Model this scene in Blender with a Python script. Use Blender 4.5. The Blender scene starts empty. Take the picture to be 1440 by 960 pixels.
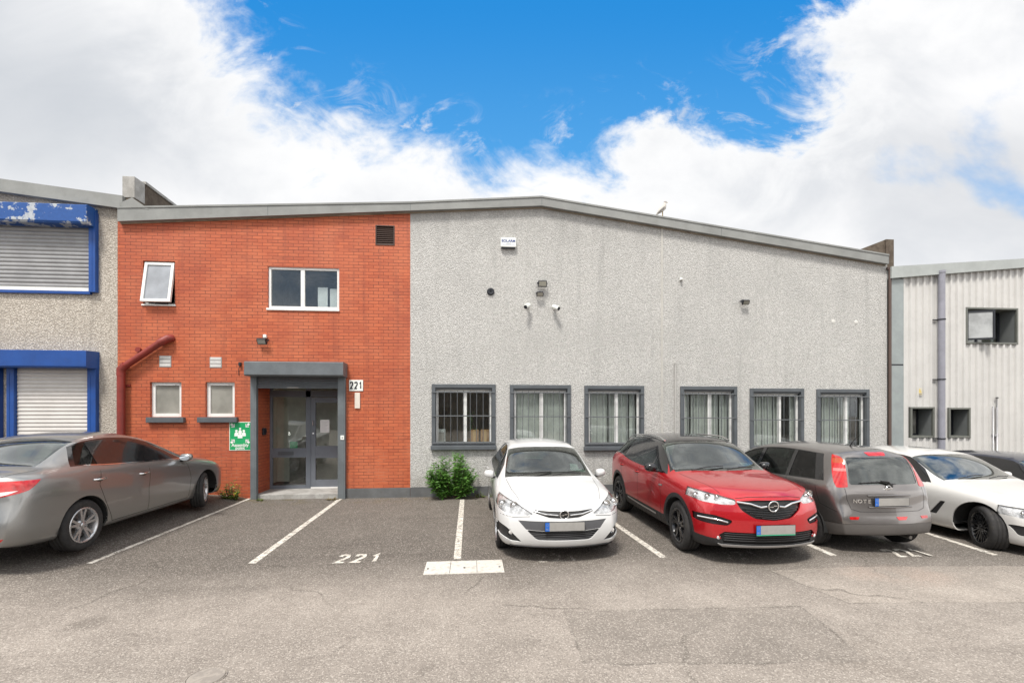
import bpy, bmesh, math, random
from mathutils import Vector, Matrix
from mathutils.bvhtree import BVHTree
random.seed(7)
SC = bpy.context.scene
COL = SC.collection
PI = math.pi
R = math.radians

# ------------------------------------------------------------------ camera model
# photograph geometry: eye 2.01 m above the tarmac, 11 m from the facade, turned 5.1 deg to the right
FPX, EYE, HOR, YAW, DIST = 650.0, 2.01, 578.0, R(5.1), 11.0

def _ray(px, py):
    a = (px - 720) / FPX; b = (HOR - py) / FPX
    return (math.sin(YAW) + a * math.cos(YAW), math.cos(YAW) - a * math.sin(YAW), b)

def ground_at(px, py, z=0.0):
    r = _ray(px, py); t = (z - EYE) / r[2]
    return Vector((r[0] * t, -DIST + r[1] * t, z))

def wall_at(px, py, Y=0.0):
    r = _ray(px, py); t = (Y + DIST) / r[1]
    return Vector((r[0] * t, Y, EYE + r[2] * t))

def wx(px, py=500, Y=0.0): return wall_at(px, py, Y).x
def wz(px, py, Y=0.0): return wall_at(px, py, Y).z

def ground_fall(x):
    """the yard falls gently away to the right"""
    if x < -4.6: u = min(1.0, (-4.6 - x) / 1.3); return .14 * u * u * (3 - 2 * u)
    t = max(0.0, x - 4.5)
    return -.05 * t * t / (t + 2.0)

# ------------------------------------------------------------------ materials
def _mat(name):
    m = bpy.data.materials.new(name); m.use_nodes = True
    nt = m.node_tree; p = nt.nodes['Principled BSDF']
    return m, nt, p

class NT:
    """tiny helper to write node graphs"""
    def __init__(s, nt): s.nt = nt
    def n(s, t, **kw):
        nd = s.nt.nodes.new(t)
        for k, v in kw.items():
            if k.startswith('i_'): nd.inputs[k[2:].replace('_', ' ')].default_value = v
            else: setattr(nd, k, v)
        return nd
    def l(s, a, b): s.nt.links.new(a, b)
    def math(s, op, a, b=None, c=None, clamp=False):
        nd = s.nt.nodes.new('ShaderNodeMath'); nd.operation = op; nd.use_clamp = clamp
        for i, v in enumerate((a, b, c)):
            if v is None: continue
            if isinstance(v, (int, float)): nd.inputs[i].default_value = v
            else: s.l(v, nd.inputs[i])
        return nd.outputs[0]
    def mix(s, f, a, b, blend='MIX'):
        nd = s.nt.nodes.new('ShaderNodeMix'); nd.data_type = 'RGBA'; nd.blend_type = blend
        for i, v in ((0, f), (6, a), (7, b)):
            if isinstance(v, (int, float)): nd.inputs[i].default_value = v
            elif isinstance(v, (tuple, list)): nd.inputs[i].default_value = (v[0], v[1], v[2], 1)
            else: s.l(v, nd.inputs[i])
        return nd.outputs[2]
    def noise(s, vec, scale, detail=4, rough=.55, dist=0.0):
        nd = s.n('ShaderNodeTexNoise'); nd.inputs['Scale'].default_value = scale
        nd.inputs['Detail'].default_value = detail; nd.inputs['Roughness'].default_value = rough
        nd.inputs['Distortion'].default_value = dist
        if vec is not None: s.l(vec, nd.inputs['Vector'])
        return nd.outputs['Fac']
    def vor(s, vec, scale, feature='F1', out='Distance', rand=1.0):
        nd = s.n('ShaderNodeTexVoronoi'); nd.feature = feature; nd.inputs['Scale'].default_value = scale
        nd.inputs['Randomness'].default_value = rand
        if vec is not None: s.l(vec, nd.inputs['Vector'])
        return nd.outputs[out]
    def ramp(s, f, stops):
        nd = s.n('ShaderNodeMapRange'); nd.inputs['From Min'].default_value = stops[0]; nd.inputs['From Max'].default_value = stops[1]
        nd.inputs['To Min'].default_value = stops[2] if len(stops) > 2 else 0
        nd.inputs['To Max'].default_value = stops[3] if len(stops) > 3 else 1
        nd.interpolation_type = 'SMOOTHSTEP'; s.l(f, nd.inputs['Value']); return nd.outputs[0]
    def bump(s, h, strength, dist, target, base=None):
        nd = s.n('ShaderNodeBump'); nd.inputs['Strength'].default_value = strength; nd.inputs['Distance'].default_value = dist
        s.l(h, nd.inputs['Height'])
        if base is not None: s.l(base, nd.inputs['Normal'])
        if target is not None: s.l(nd.outputs[0], target)
        return nd.outputs[0]
    def pos(s):
        return s.n('ShaderNodeNewGeometry').outputs['Position']
    def objc(s):
        return s.n('ShaderNodeTexCoord').outputs['Object']
    def sep(s, v):
        nd = s.n('ShaderNodeSeparateXYZ'); s.l(v, nd.inputs[0]); return nd.outputs

def simple(name, col, rough=.5, metal=0.0, coat=0.0, var=.06, vscale=3.0, bump=0.0, bscale=200, spec=.5, dirt=0.0):
    """paint / plastic / metal with slight procedural unevenness in colour and gloss"""
    m, nt, p = _mat(name); g = NT(nt); o = g.objc()
    n = g.noise(o, vscale, 5, .6)
    c = g.mix(g.ramp(n, (.3, .7)), [x * (1 - var) for x in col], [min(1, x * (1 + var)) for x in col])
    if dirt > 0:
        d = g.ramp(g.noise(o, 9, 6, .7), (.5, .75, 0, dirt))
        c = g.mix(d, c, (.09, .075, .055))
    g.l(c, p.inputs['Base Color'])
    p.inputs['Metallic'].default_value = metal
    g.l(g.ramp(g.noise(o, 14, 3), (.3, .7, max(0, rough - .06), min(1, rough + .08))), p.inputs['Roughness'])
    p.inputs['Specular IOR Level'].default_value = spec
    if coat: p.inputs['Coat Weight'].default_value = coat; p.inputs['Coat Roughness'].default_value = .03
    if bump: g.bump(g.noise(o, bscale, 2), bump, .002, p.inputs['Normal'])
    return m

def car_paint(name, col, metal=.55, rough=.38, flake=.25, dust=.06, dcol=(.3, .27, .23)):
    m, nt, p = _mat(name); g = NT(nt); o = g.objc()
    fl = g.vor(o, 900, 'F1', 'Color'); s = g.sep(fl)
    c = g.mix(g.math('MULTIPLY', s[0], flake), col, [min(1, x * 1.6 + .02) for x in col])
    z = g.sep(o)[2]
    low = g.ramp(z, (.55, .15, 0, 1))                       # road film along the sills
    d = g.math('MULTIPLY', g.ramp(g.noise(o, 5, 6, .65), (.35, .7)), g.math('ADD', g.math('MULTIPLY', low, .12), dust))
    c = g.mix(d, c, dcol); g.l(c, p.inputs['Base Color'])
    p.inputs['Metallic'].default_value = metal
    p.inputs['Roughness'].default_value = rough
    p.inputs['Coat Weight'].default_value = 1.0
    p.inputs['Coat Roughness'].default_value = .035
    g.bump(g.noise(o, 2.2, 2), .12, .01, p.inputs['Coat Normal'])
    return m

def glass_mat(name, tint=(.75, .85, .8), clear=.75, rough=.02, boost=1.0):
    """thin glazing: Fresnel mirror over a tinted clear pane"""
    m = bpy.data.materials.new(name); m.use_nodes = True; nt = m.node_tree; nt.nodes.clear(); g = NT(nt)
    out = g.n('ShaderNodeOutputMaterial'); tr = g.n('ShaderNodeBsdfTransparent'); tr.inputs[0].default_value = (*[t * clear for t in tint], 1)
    gl = g.n('ShaderNodeBsdfGlossy'); gl.inputs['Roughness'].default_value = rough
    lw = g.n('ShaderNodeLayerWeight'); lw.inputs['Blend'].default_value = .5; sch = g.math('ADD', g.math('MULTIPLY', g.math('POWER', lw.outputs['Facing'], 5.0), .95), .045)
    bm_ = g.n('ShaderNodeBump'); bm_.inputs['Strength'].default_value = .08; bm_.inputs['Distance'].default_value = .02
    g.l(g.noise(g.objc(), 1.5, 2), bm_.inputs['Height']); g.l(bm_.outputs[0], gl.inputs['Normal'])
    f = g.math('MULTIPLY', sch, 1.35 * boost, clamp=True)
    mx = g.n('ShaderNodeMixShader'); g.l(f, mx.inputs[0]); g.l(tr.outputs[0], mx.inputs[1]); g.l(gl.outputs[0], mx.inputs[2])
    df = g.n('ShaderNodeBsdfDiffuse'); df.inputs[0].default_value = (.35, .34, .32, 1)   # film of dust
    mx2 = g.n('ShaderNodeMixShader'); g.l(g.ramp(g.noise(g.objc(), 6, 5, .7), (.45, .8, .008, .04)), mx2.inputs[0])
    g.l(mx.outputs[0], mx2.inputs[1]); g.l(df.outputs[0], mx2.inputs[2]); g.l(mx2.outputs[0], out.inputs[0])
    return m

# ------------------------------------------------------------------ mesh builder
WORLD_POS = {}

class MB:
    """collects geometry; build() links it as ONE mesh object"""
    def __init__(s): s.v = []; s.f = []; s.m = []; s.s = []
    def add(s, vs, fs, mi=0, smooth=False):
        b = len(s.v); s.v += [Vector(v) for v in vs]
        for f in fs: s.f.append([b + i for i in f]); s.m.append(mi); s.s.append(smooth)
        return s
    def quad(s, a, b, c, d, mi=0): return s.add([a, b, c, d], [(0, 1, 2, 3)], mi)
    def box(s, p0, p1, mi=0, bev=0.0, skip=''):
        x0, y0, z0 = [min(a, b) for a, b in zip(p0, p1)]; x1, y1, z1 = [max(a, b) for a, b in zip(p0, p1)]
        bev = min(bev, (x1 - x0) * .45, (y1 - y0) * .45, (z1 - z0) * .45)
        if bev <= 0:
            v = [(x0, y0, z0), (x1, y0, z0), (x1, y1, z0), (x0, y1, z0), (x0, y0, z1), (x1, y0, z1), (x1, y1, z1), (x0, y1, z1)]
            return s.add(v, [(0, 3, 2, 1), (4, 5, 6, 7), (0, 1, 5, 4), (1, 2, 6, 5), (2, 3, 7, 6), (3, 0, 4, 7)], mi)
        bm = bmesh.new(); bmesh.ops.create_cube(bm, size=1)
        for v in bm.verts: v.co = Vector(((x0 + x1) / 2 + v.co.x * (x1 - x0), (y0 + y1) / 2 + v.co.y * (y1 - y0), (z0 + z1) / 2 + v.co.z * (z1 - z0)))
        bmesh.ops.bevel(bm, geom=bm.edges[:], offset=bev, segments=2, profile=.6, affect='EDGES')
        return s.bm(bm, mi)
    def bm(s, bm, mi=0, smooth=False, M=None, free=True):
        bm.verts.index_update(); b = len(s.v)
        s.v += [(M @ v.co if M else v.co.copy()) for v in bm.verts]
        for f in bm.faces: s.f.append([b + v.index for v in f.verts]); s.m.append(mi); s.s.append(smooth)
        if free: bm.free()
        return s
    def prism(s, poly, axis, a, b, mi=0):
        """poly in the two other axes, extruded along axis ('x','y','z') from a to b"""
        def P(u, w, t): return {'y': (u, t, w), 'x': (t, u, w), 'z': (u, w, t)}[axis]
        n = len(poly); v = [P(u, w, a) for u, w in poly] + [P(u, w, b) for u, w in poly]
        f = [tuple(range(n)), tuple(range(2 * n - 1, n - 1, -1))] + [(i, i + n, (i + 1) % n + n, (i + 1) % n) for i in range(n)]
        return s.add(v, f, mi)
    def tube(s, pts, r, mi=0, n=10, caps=True, flat=1.0, smooth=True):
        pts = [Vector(p) for p in pts]; rings = []; up = None
        for i, p in enumerate(pts):
            d = (pts[min(i + 1, len(pts) - 1)] - pts[max(i - 1, 0)]).normalized()
            if up is None: up = Vector((0, 0, 1)) if abs(d.z) < .9 else Vector((1, 0, 0))
            a = d.cross(up).normalized(); b = a.cross(d).normalized(); up = b
            rr = r[i] if isinstance(r, (list, tuple)) else r
            rings.append([p + a * math.cos(2 * PI * k / n) * rr + b * math.sin(2 * PI * k / n) * rr * flat for k in range(n)])
        v = [q for ring in rings for q in ring]; f = []
        for i in range(len(rings) - 1):
            for k in range(n): f.append((i * n + k, i * n + (k + 1) % n, (i + 1) * n + (k + 1) % n, (i + 1) * n + k))
        s.add(v, f, mi, smooth)
        if caps: s.add(rings[0], [tuple(range(n))[::-1]], mi); s.add(rings[-1], [tuple(range(n))], mi)
        return s
    def cyl(s, c, axis, r, h, mi=0, n=24, smooth=True):
        ax = {'x': Vector((1, 0, 0)), 'y': Vector((0, 1, 0)), 'z': Vector((0, 0, 1))}[axis] if isinstance(axis, str) else Vector(axis).normalized()
        c = Vector(c); return s.tube([c, c + ax * h], r, mi, n, smooth=smooth)
    def lathe(s, prof, origin, axis='y', mi=0, n=32, smooth=True, closed=False):
        """prof: (r, t) pairs, t along axis"""
        o = Vector(origin); v = []
        for r_, t in prof:
            for k in range(n):
                a = 2 * PI * k / n; c, d = math.cos(a) * r_, math.sin(a) * r_
                v.append(o + Vector({'y': (c, t, d), 'x': (t, c, d), 'z': (c, d, t)}[axis]))
        m = len(prof); f = []
        for i in range(m if closed else m - 1):
            j = (i + 1) % m
            for k in range(n): f.append((i * n + k, i * n + (k + 1) % n, j * n + (k + 1) % n, j * n + k))
        return s.add(v, f, mi, smooth)
    def ball(s, c, r, mi=0, sub=2, scale=(1, 1, 1)):
        bm = bmesh.new(); bmesh.ops.create_icosphere(bm, subdivisions=sub, radius=1)
        for v in bm.verts: v.co = Vector(c) + Vector((v.co.x * r * scale[0], v.co.y * r * scale[1], v.co.z * r * scale[2]))
        return s.bm(bm, mi, True)
    def text(s, body, M, size, mi=0, depth=.001, xs=1.0, bold=0.0, ts=1.0):
        cu = bpy.data.curves.new('t', 'FONT'); cu.body = body; cu.size = size; cu.extrude = depth; cu.align_x = 'CENTER'; cu.align_y = 'CENTER'; cu.offset = bold; cu.space_character = ts
        cu.resolution_u = 3
        ob = bpy.data.objects.new('t', cu); COL.objects.link(ob); dg = bpy.context.evaluated_depsgraph_get(); dg.update()
        me = bpy.data.meshes.new_from_object(ob.evaluated_get(dg)); b = len(s.v)
        s.v += [M @ Vector((v.co.x * xs, v.co.y, v.co.z)) for v in me.vertices]
        for p in me.polygons: s.f.append([b + i for i in p.vertices]); s.m.append(mi); s.s.append(False)
        bpy.data.objects.remove(ob); bpy.data.curves.remove(cu); bpy.data.meshes.remove(me)
        return s
    def digits(s, txt, M, h, w, st, mi=0, depth=.001, gap=.28):
        """stencil-like numerals drawn as thick strokes, centred; h height, w digit width, st stroke"""
        D = {'2': [(0, .78), (.12, .97), (.5, 1.0), (.88, .97), (1, .78), (.95, .6), (0, 0), (1, 0)], '1': [(.18, .74), (.62, 1.0), (.62, 0)]}
        adv = w * (1 + gap); x0 = -(len(txt) * adv - w * gap) / 2
        for ch in txt:
            P = [Vector((x0 + u * w * (1 - st / w) + st / 2, (v - .5) * (h - st))) for u, v in D[ch]]; L = []; Rr = []
            for i, p in enumerate(P):
                a = (p - P[i - 1]).normalized() if i else (P[1] - p).normalized(); b = (P[i + 1] - p).normalized() if i < len(P) - 1 else a
                n = Vector((-(a + b).y, (a + b).x)); n = n.normalized() if n.length > 1e-4 else Vector((-a.y, a.x)); k = 1 / max(.45, n.dot(Vector((-a.y, a.x))))
                L.append(p + n * st / 2 * k); Rr.append(p - n * st / 2 * k)
            v = [M @ Vector((q.x, q.y, z)) for z in (0, depth) for q in L + Rr]; m = len(P); o = 2 * m
            f = []
            for i in range(m - 1): f += [(o + i, o + i + 1, o + m + i + 1, o + m + i), (i, m + i, m + i + 1, i + 1), (i, i + 1, o + i + 1, o + i), (m + i, o + m + i, o + m + i + 1, m + i + 1)]
            s.add(v, f, mi); x0 += adv
        return s
    def build(s, name, mats, parent=None, origin=None, fix=True):
        """origin: world point of the object's origin (parts default to their parent's)"""
        if not isinstance(mats, (list, tuple)): mats = [mats]
        pw = WORLD_POS.get(parent.name, Vector()) if parent else Vector()
        o = Vector(origin) if origin is not None else pw
        me = bpy.data.meshes.new(name); me.from_pydata([v - o for v in s.v], [], s.f)
        for m in mats: me.materials.append(m)
        me.polygons.foreach_set('material_index', s.m); me.polygons.foreach_set('use_smooth', s.s)
        me.validate(); me.update()
        if fix:
            bm = bmesh.new(); bm.from_mesh(me); bmesh.ops.recalc_face_normals(bm, faces=bm.faces); bm.to_mesh(me); bm.free()
        ob = bpy.data.objects.new(name, me); COL.objects.link(ob)
        if parent: ob.parent = parent
        ob.location = o - pw; WORLD_POS[ob.name] = o
        return ob

def tag(o, label=None, cat=None, group=None, kind=None):
    if label: o['label'] = label
    if cat: o['category'] = cat
    if group: o['group'] = group
    if kind: o['kind'] = kind
    return o

def empty(name, loc, label, cat, group=None, kind=None, rotz=0):
    o = bpy.data.objects.new(name, None); COL.objects.link(o); o.location = loc; o.rotation_euler = (0, 0, rotz); o.empty_display_size = .2
    WORLD_POS[o.name] = Vector(loc); return tag(o, label, cat, group, kind)

def pchip(kn, x):
    """monotone cubic through (x, y) knots"""
    n = len(kn)
    if x <= kn[0][0]: return kn[0][1]
    if x >= kn[-1][0]: return kn[-1][1]
    d = [(kn[i + 1][1] - kn[i][1]) / (kn[i + 1][0] - kn[i][0]) for i in range(n - 1)]
    def m(i):
        if i == 0: return d[0]
        if i == n - 1: return d[-1]
        if d[i - 1] * d[i] <= 0: return 0
        h0 = kn[i][0] - kn[i - 1][0]; h1 = kn[i + 1][0] - kn[i][0]
        w1 = 2 * h1 + h0; w2 = h1 + 2 * h0
        return (w1 + w2) / (w1 / d[i - 1] + w2 / d[i])
    for i in range(n - 1):
        if x <= kn[i + 1][0]:
            h = kn[i + 1][0] - kn[i][0]; t = (x - kn[i][0]) / h
            return ((1 + 2 * t) * (1 - t) ** 2 * kn[i][1] + t * (1 - t) ** 2 * h * m(i) + t * t * (3 - 2 * t) * kn[i + 1][1] + t * t * (t - 1) * h * m(i + 1))
# ------------------------------------------------------------------ cars
BLACK = simple('black_plastic', (.018, .018, .019), .5)
GLOSSBLK = simple('gloss_black', (.008, .008, .009), .12, coat=.6)
RUBBER = simple('tyre_rubber', (.022, .021, .021), .8, var=.2, vscale=20, bump=.4, bscale=150, dirt=.3)
ALLOY = simple('alloy_silver', (.55, .55, .56), .3, metal=.85, dirt=.25)
DARKALLOY = simple('alloy_black', (.02, .02, .022), .25, metal=.3, coat=.5)
CHROME = simple('chrome', (.8, .8, .8), .12, metal=1.0, var=.02)
DISC = simple('brake_disc', (.22, .21, .2), .4, metal=.9)
CABIN = simple('cabin_trim', (.09, .09, .092), .8)
SEATM = simple('seat_fabric', (.13, .13, .14), .9, bump=.5)
LINER = simple('headliner', (.16, .155, .145), .9)
BELLY = simple('underbody', (.012, .012, .012), .9)
LAMPBOWL = simple('lamp_bowl', (.60, .61, .62), .3, metal=.15, var=.45, vscale=16)
DARKBOWL = simple('lamp_bowl_dark', (.1, .1, .11), .3, metal=.6)
REDLENS = simple('red_lens', (.45, .008, .008), .12, coat=1.0, var=.25, vscale=14)
AMBER = simple('amber_lens', (.42, .06, .012), .15, coat=1.0)
WHITELENS = simple('clear_lens', (.7, .68, .66), .12, coat=1.0, var=.15, vscale=14)
LENS = glass_mat('lamp_cover', (1, 1, 1), .95)
CARGLASS = glass_mat('car_glass', (.74, .85, .80), .7, boost=2.1)
SIDEGLASS = glass_mat('side_glass', (.72, .84, .78), .52, boost=.6)
TINTGLASS = glass_mat('tinted_glass', (.3, .34, .33), .5, boost=.7)
MIRRORG = simple('mirror_glass', (.7, .75, .8), .03, metal=1.0, var=.02)
PLATE = simple('number_plate', (.30, .29, .275), .4, var=.1, vscale=6)
PLATEBLUE = simple('plate_blue', (.02, .13, .5), .4)
PAPER = simple('paper', (.75, .75, .74), .8)

def _inside(poly, u, w):
    c = False; n = len(poly); j = n - 1
    for i in range(n):
        if (poly[i][1] > w) != (poly[j][1] > w) and u < (poly[j][0] - poly[i][0]) * (w - poly[i][1]) / (poly[j][1] - poly[i][1]) + poly[i][0]: c = not c
        j = i
    return c

def rounded(poly, r=.03, n=4):
    """round the corners of a polygon"""
    out = []; m = len(poly)
    for i in range(m):
        p, a, b = Vector(poly[i]), Vector(poly[i - 1]), Vector(poly[(i + 1) % m])
        da, db = (a - p), (b - p); ra = min(r, da.length * .45, db.length * .45)
        s, e = p + da.normalized() * ra, p + db.normalized() * ra
        for k in range(n + 1):
            t = k / n; q = s * (1 - t) ** 2 + p * 2 * t * (1 - t) + e * t * t; out.append((q.x, q.y))
    return out

def circle(cx, cy, r, n=32, ry=None): return [(cx + r * math.cos(2 * PI * k / n), cy + (ry or r) * math.sin(2 * PI * k / n)) for k in range(n)]

AX = {'side': (0, 2), 'front': (1, 2), 'top': (0, 1)}

class Car:
    def __init__(s, S):
        s.S = S; s.L = S['L']; s.w = S['W'] / 2
        s.make_cage(); s.parts = {}
    def C(s, x): return pchip(s.S['C'], x)
    def Rr(s, x): return pchip([(k[0], k[1]) for k in s.S['R']], x), pchip([(k[0], k[2]) for k in s.S['R']], x)
    def B(s, x): return pchip([(k[0], k[1]) for k in s.S['B']], x), pchip([(k[0], k[2]) for k in s.S['B']], x)
    def warp(s, p):
        x, y, z = p; S = s.S; L = s.L
        f = max(0, 1 - x / S.get('fl', .75)) ** 2; r = max(0, 1 - (L - x) / S.get('rl', .6)) ** 2
        yy = (abs(y) / s.w) ** 2
        dx = f * (S['bowF'] * yy + pchip(S['XF'], z)) - r * (S['bowR'] * yy + pchip(S['XR'], z))
        return Vector((x + dx, y, z))
    def section(s, x):
        S = s.S; w = s.w; pl = pchip(S['plan'], x)
        zc = s.C(x); yr, zr = s.Rr(x); yb, zb = s.B(x); zs = pchip(S['sill'], x)
        yr = min(yr, yb - .02) if zr < zc else yr
        top = [(0, zc)] + [(yr * a, zc - (zc - zr) * a ** S.get('crown', 2.4)) for a in (.35, .65, .88)] + [(yr, zr), (yb, zb)]
        ss = zb - S.get('shd', .06); hh = ss - zs
        bulge = S.get('bulge', .985)
        side = [(max(yb + .012, w * pl * S.get('wsh', .972)), ss), (w * pl, zs + hh * .76), (w * pl * bulge, zs + hh * .5), (w * pl * .985, zs + hh * .22), (w * pl * .93, zs)]
        return top + side
    def make_cage(s):
        S = s.S; L = s.L
        xs = sorted(set([0, .03, .09, .18, .3, .45] + [round(.6 + i * (L - 1.2) / 17, 3) for i in range(18)] + [L - .45, L - .3, L - .18, L - .09, L - .03, L] + S.get('xs', [])))
        xs2 = [xs[0]]
        for x in xs[1:]:
            if x - xs2[-1] > .028: xs2.append(x)
        xs2[-1] = L; xs = xs2
        NJ, NK = 6, 4
        bm = bmesh.new(); V = {}
        def vert(i, j, k, p): # mirrored pair
            if (i, j, k) in V: return
            q = s.warp(p); a = bm.verts.new(q)
            b = a if abs(q.y) < 1e-6 else bm.verts.new((q.x, -q.y, q.z)); V[(i, j, k)] = (a, b)
        NI = len(xs) - 1
        for i, x in enumerate(xs):
            sec = s.section(x)
            for j in range(NJ + 1): vert(i, j, 0, (x, sec[j][0], sec[j][1]))
            for k in range(1, NK + 1): vert(i, NJ, k, (x, *sec[NJ + k]))
            yz, zz = sec[NJ + NK]
            for j in range(NJ): vert(i, j, NK, (x, sec[j][0] / sec[NJ][0] * yz, zz))
            if i in (0, NI):
                for j in range(NJ):
                    for k in range(1, NK):
                        ys, zs = sec[NJ + k]; t = 1 - k / NK
                        vert(i, j, k, (x, sec[j][0] / sec[NJ][0] * ys, zs + (sec[j][1] - sec[NJ][1]) * t))
        def face(q):
            for m in (0, 1):
                vs = [V[a][m] for a in q]; u = []
                for v in vs:
                    if v not in u: u.append(v)
                if len(u) >= 3:
                    try: bm.faces.new(u if m == 0 else u[::-1])
                    except ValueError: pass
        for i in range(NI):
            for j in range(NJ):
                face([(i, j, 0), (i + 1, j, 0), (i + 1, j + 1, 0), (i, j + 1, 0)])
                face([(i, j, NK), (i, j + 1, NK), (i + 1, j + 1, NK), (i + 1, j, NK)])
            for k in range(NK): face([(i, NJ, k), (i + 1, NJ, k), (i + 1, NJ, k + 1), (i, NJ, k + 1)])
        for j in range(NJ):
            for k in range(NK):
                face([(0, j, k), (0, j + 1, k), (0, j + 1, k + 1), (0, j, k + 1)])
                face([(NI, j, k), (NI, j, k + 1), (NI, j + 1, k + 1), (NI, j + 1, k)])
        bmesh.ops.recalc_face_normals(bm, faces=bm.faces)
        me = bpy.data.meshes.new('cage'); bm.to_mesh(me); bm.free()
        ob = bpy.data.objects.new('cage', me); COL.objects.link(ob)
        md = ob.modifiers.new('s', 'SUBSURF'); md.levels = md.render_levels = 2
        dg = bpy.context.evaluated_depsgraph_get(); dg.update()
        m2 = bpy.data.meshes.new_from_object(ob.evaluated_get(dg))
        s.bmh = bmesh.new(); s.bmh.from_mesh(m2); s.lay = s.bmh.faces.layers.int.new('part')
        bpy.data.objects.remove(ob); bpy.data.meshes.remove(me)
        s.bvh = BVHTree.FromBMesh(s.bmh)
        bpy.data.meshes.remove(m2); s.nextid = 1; s.names = {}
        # sort out outward direction
        loc, nor, idx, d = s.bvh.ray_cast(Vector((s.L / 2, 0, 5)), Vector((0, 0, -1)))
        if nor.z < 0: bmesh.ops.reverse_faces(s.bmh, faces=s.bmh.faces[:]); s.bvh = BVHTree.FromBMesh(s.bmh)
    # cut a polygon outline into the skin and label the faces inside it
    def cut(s, poly, axis, cond, pid, only=None, planes=()):
        a, b = AX[axis]; bm = s.bmh; e = .002
        lo = (min(p[0] for p in poly) - e, min(p[1] for p in poly) - e); hi = (max(p[0] for p in poly) + e, max(p[1] for p in poly) + e)
        def box(f):
            us = [v.co[a] for v in f.verts]; ws = [v.co[b] for v in f.verts]; return min(us), max(us), min(ws), max(ws)
        cand = []
        for f in bm.faces:
            if only is not None and f[s.lay] not in only: continue
            c = f.calc_center_median()
            if not cond(c, f.normal): continue
            q = box(f)
            if q[1] < lo[0] or q[0] > hi[0] or q[3] < lo[1] or q[2] > hi[1]: continue
            cand.append(f)
        def bis(co, no, sel):
            nonlocal cand
            if not sel: return
            ss = set(sel); g = set(sel)
            for f in sel: g.update(f.edges); g.update(f.verts)
            r = bmesh.ops.bisect_plane(bm, geom=list(g), dist=1e-5, plane_co=co, plane_no=no)
            nf = [x for x in r['geom'] if isinstance(x, bmesh.types.BMFace)]
            keep = set(cand) | set(nf); cand = [f for f in keep if f.is_valid]
        n = len(poly)
        for i in range(n):
            p, q = poly[i], poly[(i + 1) % n]
            du, dw = q[0] - p[0], q[1] - p[1]
            if abs(du) + abs(dw) < 1e-6: continue
            u0, u1 = sorted((p[0], q[0])); w0, w1 = sorted((p[1], q[1])); sel = []
            for f in cand:
                z = box(f)
                if z[1] >= u0 - e and z[0] <= u1 + e and z[3] >= w0 - e and z[2] <= w1 + e: sel.append(f)
            co = Vector((0, 0, 0)); co[a] = p[0]; co[b] = p[1]; no = Vector((0, 0, 0)); no[a] = dw; no[b] = -du
            bis(co, no.normalized(), sel)
        for co, no in planes: bis(Vector(co), Vector(no).normalized(), list(cand))
        for f in cand:
            c = f.calc_center_median()
            if _inside(poly, c[a], c[b]) and all((c - Vector(co)).dot(Vector(no)) < 0 for co, no in planes): f[s.lay] = pid
    def new(s, name): s.nextid += 1; s.names[s.nextid] = name; return s.nextid
    def hit(s, p, d):
        r = s.bvh.ray_cast(Vector(p), Vector(d)); return r[0], r[1]
    def side(s, x, z, sg=1, off=0.0):
        h, n = s.hit((x, sg * 3, z), (0, -sg, 0)); return (h + n * off) if h else Vector((x, sg * s.w, z))
    def front(s, y, z, off=0.0):
        h, n = s.hit((-3, y, z), (1, 0, 0)); return (h + n * off) if h else Vector((0, y, z))
    def rear(s, y, z, off=0.0):
        h, n = s.hit((s.L + 3, y, z), (-1, 0, 0)); return (h + n * off) if h else Vector((s.L, y, z))
    def topp(s, x, y, off=0.0):
        h, n = s.hit((x, y, 4), (0, 0, -1)); return (h + n * off) if h else Vector((x, y, 1))
    def ribbon(s, mb, pts, kind, wd=.008, off=.0012, mi=0, sg=1):
        """thin strip lying on the skin (panel gaps, seals, chrome lines)"""
        P = [Vector(p) for p in pts]; Q = []
        for i in range(len(P) - 1):
            n = max(1, int((P[i + 1] - P[i]).length / .035))
            for k in range(n): Q.append(P[i].lerp(P[i + 1], k / n))
        Q.append(P[-1]); A = []; Bq = []
        for i, q in enumerate(Q):
            d = (Q[min(i + 1, len(Q) - 1)] - Q[max(i - 1, 0)]).normalized(); nn = Vector((-d.y, d.x)) * wd / 2
            f = {'side': lambda u: s.side(u.x, u.y, sg, off), 'front': lambda u: s.front(u.x, u.y, off), 'rear': lambda u: s.rear(u.x, u.y, off), 'top': lambda u: s.topp(u.x, u.y, off)}[kind]
            A.append(f(q + nn)); Bq.append(f(q - nn))
        v = A + Bq; n = len(A); fs = []
        for i in range(n - 1):
            if (A[i] - A[i + 1]).length < .2 and (Bq[i] - Bq[i + 1]).length < .2: fs.append((i, i + 1, n + i + 1, n + i))
        mb.add(v, fs, mi, True)
    def faces_mb(s, ids, thick=.02, push=0.0, mi=0, inner=1, rim=True, smooth=True):
        """geometry of labelled faces as a plate with thickness"""
        mb = MB(); bm = s.bmh; fs = [f for f in bm.faces if f[s.lay] in ids]
        vs = {}; outer = []
        for f in fs:
            for v in f.verts:
                if v not in vs: vs[v] = len(outer); outer.append(v.co - s.vn[v] * push)
        idx = {v: i for v, i in vs.items()}
        inn = [None] * len(outer)
        for v, i in idx.items(): inn[i] = v.co - s.vn[v] * (push + thick)
        mb.add(outer, [[idx[v] for v in f.verts] for f in fs], mi, smooth)
        if thick > 0:
            mb.add(inn, [[idx[v] for v in f.verts][::-1] for f in fs], inner, smooth)
            if rim:
                fset = set(fs)
                for f in fs:
                    for lp in f.loops:
                        if sum(1 for g in lp.edge.link_faces if g in fset) == 1:
                            a, b = lp.vert, lp.link_loop_next.vert
                            mb.add([outer[idx[a]], outer[idx[b]], inn[idx[b]], inn[idx[a]]], [(0, 3, 2, 1)], mi)
        return mb
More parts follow.
